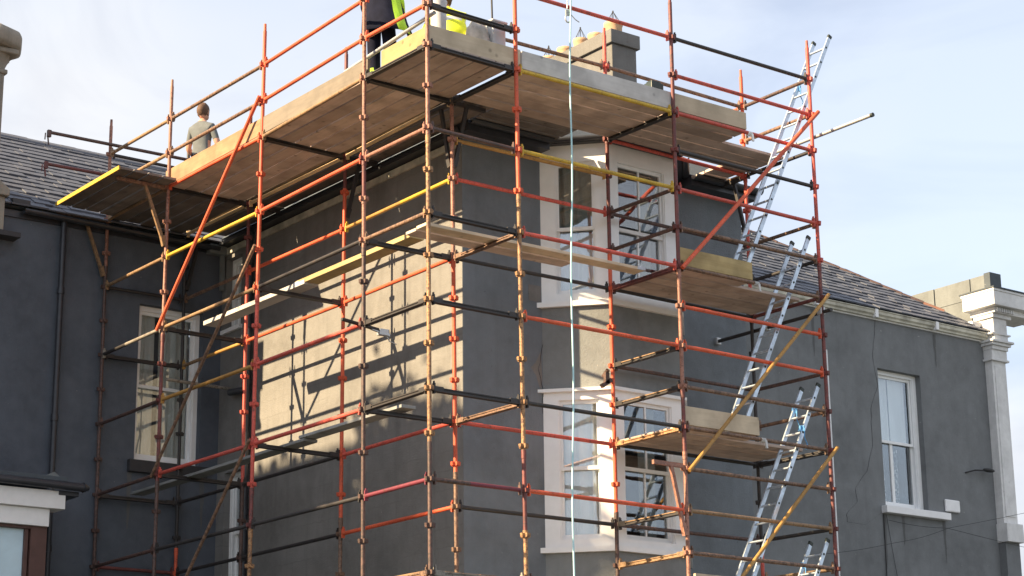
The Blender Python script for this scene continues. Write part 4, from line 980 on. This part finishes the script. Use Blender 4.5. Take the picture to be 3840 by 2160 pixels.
# ------------------------------------------------------------------ people
def person(label, joints, radii, edges, face_mat, mats, loc, heading, head_c, head_dir, hair=True):
    """one continuous skinned body; joints in local coordinates (x right, y forward, z up)"""
    t = thing('person', label, 'person', loc)
    names = list(joints); idx = {n: i for i, n in enumerate(names)}
    rot = Matrix.Rotation(heading, 4, 'Z')
    me = bpy.data.meshes.new('body'); me.from_pydata([joints[n] for n in names], [(idx[a], idx[b]) for a, b in edges], [])
    o = bpy.data.objects.new('body', me); C.objects.link(o)
    md = o.modifiers.new('skin', 'SKIN'); md.use_smooth_shade = True
    for n in names:
        r = radii[n]; sv = me.skin_vertices[0].data[idx[n]]; sv.radius = r if isinstance(r, tuple) else (r, r); sv.use_root = (n == 'pelvis')
    sb = o.modifiers.new('sub', 'SUBSURF'); sb.levels = 2; sb.render_levels = 2
    dg = bpy.context.evaluated_depsgraph_get(); dg.update(); ev = o.evaluated_get(dg); nm = bpy.data.meshes.new_from_object(ev)
    o.modifiers.clear(); o.data = nm
    for m in mats: nm.materials.append(MATS[m])
    segs = [(Vector(joints[a]), Vector(joints[b]), a, b) for a, b in edges]
    for p_ in nm.polygons:
        c = p_.center; best = None
        for a, b, na, nb in segs:
            ab = b-a; tt = max(0, min(1, (c-a).dot(ab)/max(1e-9, ab.length_squared))); dd = (a+ab*tt-c).length
            if best is None or dd < best[0]: best = (dd, na, nb, tt)
        p_.material_index = face_mat(c, best[1], best[2], best[3]); p_.use_smooth = True
    o.parent = t; t.rotation_euler = (0, 0, heading)
    # head
    hc = Vector(head_c); mb = MB((0, 0, 0)); mb.ellipsoid(hc, (.076, .097, .118), 20, 14)
    mb.ellipsoid(hc+Vector((0, .05, -.055)), (.052, .058, .055), 14, 8)
    mb.ellipsoid(hc+Vector((0, .098, -.02)), (.014, .022, .026), 8, 6)
    for s_ in (-1, 1): mb.ellipsoid(hc+Vector((s_*.078, -.005, -.01)), (.012, .022, .034), 8, 6)
    hd_ = finish_local(mb, 'head', 'skin', t)
    mb = MB()
    for s_ in (-1, 1): mb.ellipsoid(hc+Vector((s_*.03, .088, .012)), (.012, .008, .008), 8, 6)
    finish_local(mb, 'eyes', 'wire', t)
    mb = MB(); mb.ellipsoid(hc+Vector((0, .098, -.062)), (.024, .010, .006), 8, 5); finish_local(mb, 'mouth', 'brown_frame', t)
    if hair:
        mb = MB(); mb.ellipsoid(hc+Vector((0, -.014, .022)), (.086, .104, .118), 20, 14)
        keep = [f for f in mb.f if not all((Vector(mb.v[i])-hc).y > .055 and (Vector(mb.v[i])-hc).z < .075 for i in f) and not all((Vector(mb.v[i])-hc).z < -.055 for i in f)]
        rs = random.Random(1); mb.v = [tuple(Vector(a)+(Vector(a)-hc).normalized()*rs.uniform(-.004, .010)) for a in mb.v]
        mb.f = keep; mb.sm = [True]*len(keep); mb.mi = [0]*len(keep); finish_local(mb, 'hair', 'hair', t)
    return t
def finish_local(mb, name, mat, parent):
    me = bpy.data.meshes.new(name); me.from_pydata([tuple(a) for a in mb.v], [], mb.f); me.polygons.foreach_set('use_smooth', mb.sm)
    me.polygons.foreach_set('material_index', mb.mi)
    for m in (mat if isinstance(mat, list) else [mat]): me.materials.append(MATS[m])
    me.update(); o = bpy.data.objects.new(name, me); C.objects.link(o); o.parent = parent; return o
def hand(J, Rr, E_, side, wrist, direction, palm_n):
    """palm plus five bent fingers hanging off the wrist joint"""
    d = Vector(direction).normalized(); n = Vector(palm_n).normalized(); s_ = d.cross(n).normalized()
    w = Vector(J[wrist]); pm = 'palm'+side; J[pm] = tuple(w+d*.07); Rr[pm] = (.030, .018); E_.append((wrist, pm))
    for i, (off, ln) in enumerate(((-.028, .060), (-.010, .072), (.010, .067), (.027, .052))):
        a = 'f%d%s' % (i, side); J[a] = tuple(w+d*.105+s_*off); J[a+'m'] = tuple(w+d*(.105+ln*.55)+s_*off*1.1+n*.012); J[a+'t'] = tuple(w+d*(.105+ln*.9)+s_*off*1.1+n*.034)
        for k_, r in ((a, .0095), (a+'m', .0085), (a+'t', .0075)): Rr[k_] = r
        E_ += [(pm, a), (a, a+'m'), (a+'m', a+'t')]
    a = 'th'+side; J[a] = tuple(w+d*.045-s_*.035+n*.008); J[a+'t'] = tuple(w+d*.085-s_*.050+n*.03); Rr[a] = .011; Rr[a+'t'] = .009; E_ += [(wrist, a), (a, a+'t')]
def standing():
    J = dict(pelvis=(0, 0, .95), waist=(0, 0, 1.10), chest=(0, .0, 1.28), upper=(0, -.01, 1.40), neck=(0, 0, 1.49), nape=(0, .01, 1.56),
        shL=(-.17, -.01, 1.40), elL=(-.25, .02, 1.12), wrL=(-.20, .22, 1.00), shR=(.17, -.01, 1.40), elR=(.26, .03, 1.12), wrR=(.19, .23, 1.02),
        hipL=(-.09, 0, .90), knL=(-.11, .03, .49), anL=(-.12, -.02, .09), toL=(-.14, .14, .035), hipR=(.09, 0, .90), knR=(.12, .03, .49), anR=(.14, -.02, .09), toR=(.17, .14, .035))
    R2 = dict(pelvis=(.15, .11), waist=(.14, .10), chest=(.165, .115), upper=(.15, .10), neck=.058, nape=.052, shL=.062, elL=.046, wrL=.029, shR=.062, elR=.046, wrR=.029,
        hipL=.092, knL=.065, anL=.048, toL=.036, hipR=.092, knR=.065, anR=.048, toR=.036)
    E_ = [('pelvis', 'waist'), ('waist', 'chest'), ('chest', 'upper'), ('upper', 'neck'), ('neck', 'nape'), ('upper', 'shL'), ('shL', 'elL'), ('elL', 'wrL'), ('upper', 'shR'), ('shR', 'elR'), ('elR', 'wrR'),
        ('pelvis', 'hipL'), ('hipL', 'knL'), ('knL', 'anL'), ('anL', 'toL'), ('pelvis', 'hipR'), ('hipR', 'knR'), ('knR', 'anR'), ('anR', 'toR')]
    return J, R2, E_
def fm_tee(c, a, b, t):
    ns = a+b
    if 'palm' in ns or a.startswith(('f', 'th')) or 'nape' in ns: return 0
    if a in ('elL', 'elR') and b.startswith('wr'): return 0
    if a in ('shL', 'shR') and t > .7: return 0
    if a.startswith(('hip', 'kn')) or b.startswith('hip') or c.z < .98: return 3 if (a.startswith('an') or c.z < .10) else 2
    return 1
J, R2, E_ = standing(); hand(J, R2, E_, 'L', 'wrL', (.3, .9, -.2), (.4, 0, -1)); hand(J, R2, E_, 'R', 'wrR', (-.3, .9, -.2), (-.4, 0, -1))
person('man in a grey t-shirt with short brown hair, seen from behind at the far left', J, R2, E_, fm_tee, ['skin', 'grey_cloth', 'navy_cloth', 'wire'], (-.12, 6.12, .046), math.radians(-62), (0, .02, 1.655), 0)
J, R2, E_ = standing()
for k in ('hipL', 'hipR'): R2[k] = .10
for k in ('knL', 'knR'): R2[k] = .085
for k in ('anL', 'anR'): R2[k] = .075
R2['pelvis'] = (.19, .15); R2['waist'] = (.18, .14); J['knL'] = (-.12, .06, .49); J['anL'] = (-.10, .06, .09)
hand(J, R2, E_, 'L', 'wrL', (.3, .9, -.2), (.4, 0, -1)); hand(J, R2, E_, 'R', 'wrR', (-.3, .9, -.2), (-.4, 0, -1))
def fm_navy(c, a, b, t):
    if a.startswith(('f', 'th')) or 'palm' in a+b or 'nape' in a+b: return 0
    if .10 < c.z < .30 or (c.z < .44 and c.x > .06): return 2
    if c.z < .10: return 3
    if c.z > .86 and c.x > .05: return 2
    return 1
p2 = person('standing worker in navy work trousers with lime green trim, head above the frame', J, R2, E_, fm_navy, ['skin', 'navy_cloth', 'lime_cloth', 'wire'], (-.84, .34, .046), math.radians(-60), (0, .02, 1.655), 0)
# open hi-vis coat hanging off the worker's right side
mb = MB(); V = []; F = []; nn = 14
for j, z in enumerate((1.45, 1.2, 1.0, .85, .74)):
    for i in range(nn+1):
        a = math.radians(-150+i*190/nn); r = .17+.030*j+.012*math.sin(i*1.9+j)
        V.append((r*math.cos(a)*1.1+.02*j, r*math.sin(a)*.85, z-.10*(i/nn)*(j/4)))
for j in range(4):
    for i in range(nn): F.append((j*(nn+1)+i, j*(nn+1)+i+1, (j+1)*(nn+1)+i+1, (j+1)*(nn+1)+i))
mb.add(V, F, True)
mb.mi = [1 if (k % nn) in (8, 9, 10) or k//nn == 9 else 0 for k in range(len(F))]
o = finish_local(mb, 'coat', ['navy_cloth', 'lime_cloth'], p2); sd = o.modifiers.new('thick', 'SOLIDIFY'); sd.thickness = .012
# crouching worker
J = dict(pelvis=(0, -.14, .30), waist=(0, -.10, .44), chest=(0, .02, .62), upper=(0, .10, .74), neck=(0, .17, .81), nape=(0, .21, .86),
    shL=(-.17, .10, .74), elL=(-.23, .28, .56), wrL=(-.14, .46, .50), shR=(.17, .10, .74), elR=(.24, .28, .56), wrR=(.15, .46, .50),
    hipL=(-.10, -.12, .27), knL=(-.15, .30, .42), anL=(-.13, .06, .09), toL=(-.15, .22, .035), hipR=(.10, -.12, .27), knR=(.16, .30, .42), anR=(.14, .06, .09), toR=(.17, .22, .035))
_, R2, E_ = standing(); R2['chest'] = (.18, .13)
hand(J, R2, E_, 'L', 'wrL', (.3, .8, -.5), (.2, -.3, -1)); hand(J, R2, E_, 'R', 'wrR', (-.3, .8, -.5), (-.2, -.3, -1))
def fm_vest(c, a, b, t):
    if a.startswith(('f', 'th')) or 'palm' in a+b or 'nape' in a+b: return 0
    if a.startswith('el') and b.startswith('wr'): return 0
    if a.startswith(('kn', 'an')) or b.startswith(('kn', 'an')): return 3
    if (a in ('waist', 'chest')) and .40 < t < .62: return 2
    return 1
p3 = person('crouching worker in a bright yellow high visibility vest at the platform corner', J, R2, E_, fm_vest, ['skin', 'yellow_cloth', 'reflective', 'navy_cloth'], (-.54, -.74, .046), math.radians(-10), (0, .235, .955), 0)

# ------------------------------------------------------------------ trees across the road and an added, unseen house that shade the foot of the walls
def tree(x, y, h, w, label, seed):
    rs = random.Random(seed); t = thing('tree', label, 'tree', (x, y, -GZ), 'trees across the road that shade the wall')
    mb = MB(); base = Vector((x, y, -GZ)); top = base+Vector((rs.uniform(-.4, .4), rs.uniform(-.4, .4), h*.75)); mb.tube(base, top, .32, .10, n=10)
    limbs = []
    for k in range(9):
        s_ = .3+.6*k/9; a = base.lerp(top, s_); th = rs.random()*6.28; b = a+Vector((math.cos(th)*w*.7, math.sin(th)*w*.7, h*.16)); mb.tube(a, b, .10*(1.2-s_), .03, n=6); limbs.append(b)
    finish(mb, 'trunk', 'bark', t)
    mb = MB(); V = []; F = []
    cl = [(rs.gauss(0, .42), rs.gauss(0, .42), rs.random()) for _ in range(150)]
    for cx, cy, cz in cl:
        zz = .28+.70*cz; wr = w*math.sin(math.pi*min(1, max(.12, 1-(cz**1.3)*.75)))**.6*(1.0 if cz < .8 else .7)
        c = Vector((x+cx*wr, y+cy*wr, -GZ+h*zz)); r = rs.uniform(.5, 1.0)
        for _ in range(170):
            p_ = c+Vector((rs.gauss(0, .45), rs.gauss(0, .45), rs.gauss(0, .38)))*r
            if p_.z > -GZ+h: p_.z = -GZ+h-rs.random()*.5
            a = Vector((rs.uniform(-1, 1), rs.uniform(-1, 1), rs.uniform(-1, 1))).normalized()*.11; b = a.cross(Vector((rs.uniform(-1, 1), rs.uniform(-1, 1), rs.uniform(-1, 1)))).normalized()*.07
            k = len(V); V += [p_-a, p_+b, p_+a, p_-b]; F.append((k, k+1, k+2, k+3))
    mb.add(V, F); finish(mb, 'crown', 'leaf', t)
nb = thing('shade_house', 'unseen brick house added left of the frame to shade the wall foot', 'house', (-15.5, 14, -GZ))  # out of view, added as a solid sun block beside the trees
mb = MB(); mb.box(-18, 7.0, -GZ, -13.1, 21, 3.6); finish(mb, 'wall', 'brick_wall', nb)
mb = MB(); V = [(-18.4, 6.9, 3.5), (-12.8, 6.9, 3.5), (-12.8, 21.1, 3.5), (-18.4, 21.1, 3.5), (-15.5, 6.9, 5.6), (-15.5, 21.1, 5.6)]
mb.add(V, [(0, 1, 4), (1, 2, 5, 4), (2, 3, 5), (3, 0, 4, 5), (3, 2, 1, 0)]); finish(mb, 'roof', 'slate', nb)
for y in (8.6, 12.2, 15.8):
    for z in (1.2, -2.2, -5.6):
        mb = MB(); mb.box(-13.1, y, z, -13.06, y+1.0, z+1.7); f = finish(mb, 'window', 'window_white', nb); mb = MB(); mb.box(-13.06, y+.08, z+.08, -13.05, y+.92, z+1.62); finish(mb, 'pane', 'toolbox', f)
tree(-13.3, 5.2, 10.4+4.5, 1.35, 'tall narrow tree at the gable of the brick house', 1)
tree(-13.2, 4.55, 10.4+4.3, .62, 'unseen slim tree added beside the narrow one to shade the wall corner', 6)  # out of view, added to block the sun on the wall's corner strip
tree(-13.6, 5.9, 10.4+3.95, 1.25, 'shorter tree behind the narrow one', 2)
tree(-12.6, 7.9, 10.4+3.4, 1.8, 'bushy tree in front of the brick house', 3)

# ------------------------------------------------------------------ lift everything onto ground level z = 0
for o in list(C.objects):
    if o.parent is None and o.type not in ('CAMERA', 'LIGHT'): o.location.z += GZ
